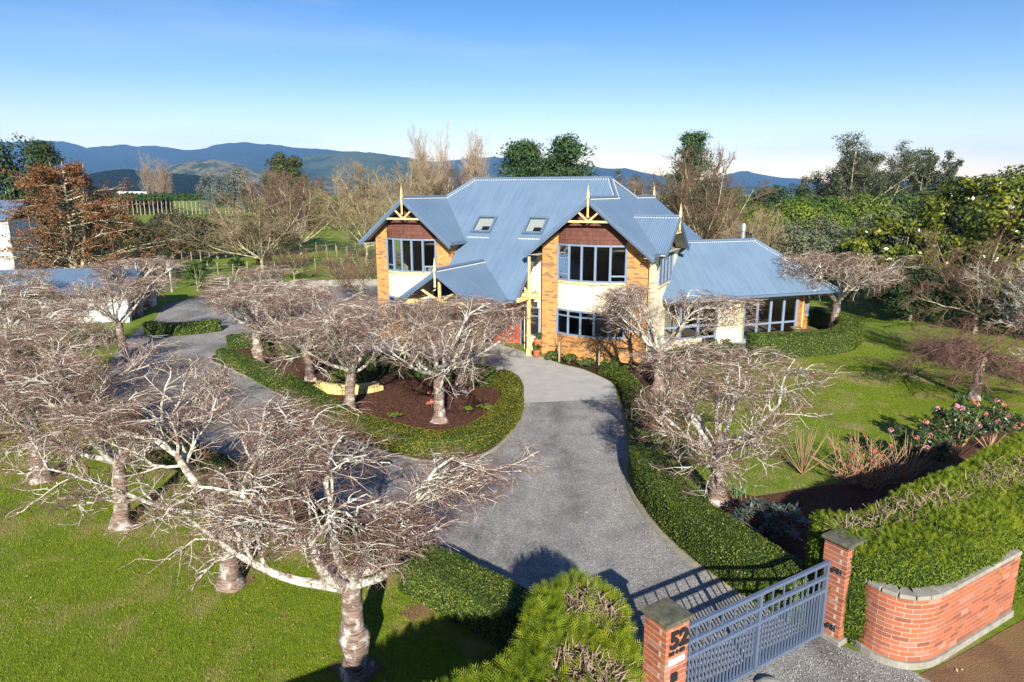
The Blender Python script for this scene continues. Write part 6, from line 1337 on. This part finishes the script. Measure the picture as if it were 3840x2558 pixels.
# stone by the gate
rk = MB().lathe([(.02, 0), (.2, .02), (.22, .08), (.14, .15), (.02, .17)], seg=9).build('gate_stop', 'concrete', None, (4.05, 9.35, 0)); rk.scale = (1, .6, .7); tag(rk, 'pale lump of concrete stop under the middle of the gate', 'stone')

# ------------------------------------------------------------------ grass, litter, gravel
def grass():
    rng = np.random.default_rng(3)
    def blades(n, xr, yr, h, poly_in, polys_out, w):
        P = np.stack([rng.uniform(*xr, n), rng.uniform(*yr, n)], 1); k = in_poly(P, poly_in)
        for q in polys_out: k &= ~in_poly(P, q)
        P = P[k]; n = len(P); p = np.column_stack([P, np.zeros(n)]); d = unit(np.column_stack([rng.normal(0, .5, (n, 2)), np.ones(n)])); hh = h * rng.uniform(.5, 1.3, (n, 1)); s = unit(np.column_stack([rng.normal(0, 1, (n, 2)), np.zeros(n)])) * w
        V = np.stack([p - s, p + s, p + d * hh], 1).reshape(-1, 3); return V, np.arange(n * 3).reshape(-1, 3)
    lawn_l = [(-14, 7.2), (-2, 7.2), (.6, 9.6), (-.4, 10.2), (-2.2, 12.2), (-4.6, 14.7), (-6.9, 16.5), (-9.4, 18.2), (-12.3, 20.8), (-18, 24), (-20, 18)]
    a = blades(420000, (-17, .6), (7.2, 22), .038, lawn_l, [], .0055)
    lawn_r = [(4.2, 18), (5, 16.9), (6.2, 16.3), (8.7, 17.1), (12.2, 20), (17.5, 22.8), (21, 26), (19.5, 38), (17, 33), (15, 31.2), (11, 30.6), (8.6, 29.6), (6.4, 27), (5.0, 24.6), (4.7, 21)]
    c = blades(120000, (4, 21), (15.5, 38), .035, lawn_r, [], .009)
    A, Fs, ms = join([(*a, 0), (*c, 0)]); o = obj('grass', mesh_np('grass', A, Fs, ['blade'], ms)); tag(o, 'short green lawn grass left and right of the drive', 'grass', None, 'stuff')
grass()
def litter():
    rng = np.random.default_rng(6); n = 520; P = np.column_stack([rng.uniform(-11, -.5, n), rng.uniform(8, 17, n), np.full(n, .035)]); m = 240; Q = np.column_stack([rng.uniform(-.5, 7.5, m), rng.uniform(9.5, 22, m), np.full(m, .022)]); P = np.concatenate([P, Q])
    V, F = leaves(P, np.tile(np.array([[0, 0, 1.]]), (len(P), 1)), .055, rng, .5, .25, .6); o = obj('fallen_leaves', mesh_np('fallen_leaves', V, [F], 'litter')); tag(o, 'scattered small fallen leaves on lawn and drive', 'leaves', None, 'stuff')
    n = 9000; u = rng.random((n, 2)); P = np.column_stack([3.0 + u[:, 0] * 4.6, 7.6 + u[:, 1] * 2.9, np.full(n, .012)]); k = in_poly(P, [(2.4, 8.4), (5.4, 10.3), (5.9, 9.9), (6.4, 9.5), (7.4, 8.3), (4, 6)]); P = P[k]
    V, F = leaves(P, np.tile(np.array([[0, 0, 1.]]), (len(P), 1)), .028, rng, .8, .5, .5); o = obj('loose_gravel', mesh_np('loose_gravel', V, [F], 'concrete')); tag(o, 'loose grey gravel chips outside the gate', 'gravel', None, 'stuff')
    # bark pieces on the island bed
    n = 14000; P = np.column_stack([rng.uniform(-9, .4, n), rng.uniform(18.5, 29, n), np.full(n, .035)]); P = P[in_poly(P, ISLAND)]; V, F = leaves(P, np.tile(np.array([[0, 0, 1.]]), (len(P), 1)), .09, rng, .3, .35, .5); o = obj('bark_chips', mesh_np('bark_chips', V, [F], 'mulch')); tag(o, 'brown bark chips spread over the island bed', 'bark', None, 'stuff')
litter()
# ------------------------------------------------------------------ haze
def haze(density):
    m = bpy.data.materials.new('haze_air'); m.use_nodes = True; nt = m.node_tree; nt.nodes.clear(); o = nt.nodes.new('ShaderNodeOutputMaterial'); v = nt.nodes.new('ShaderNodeVolumePrincipled')
    v.inputs['Color'].default_value = (.24, .52, 1.0, 1); v.inputs['Density'].default_value = density; v.inputs['Anisotropy'].default_value = 0.0
    nt.links.new(v.outputs[0], o.inputs['Volume'])
    me = MB().box((-9500, -450, -4), (9500, 8400, 530)); h = me.build('haze', 'white'); h.data.materials.clear(); h.data.materials.append(m); tag(h, 'thin blue haze over the far hills', 'haze', None, 'stuff')
haze(9.5e-5)
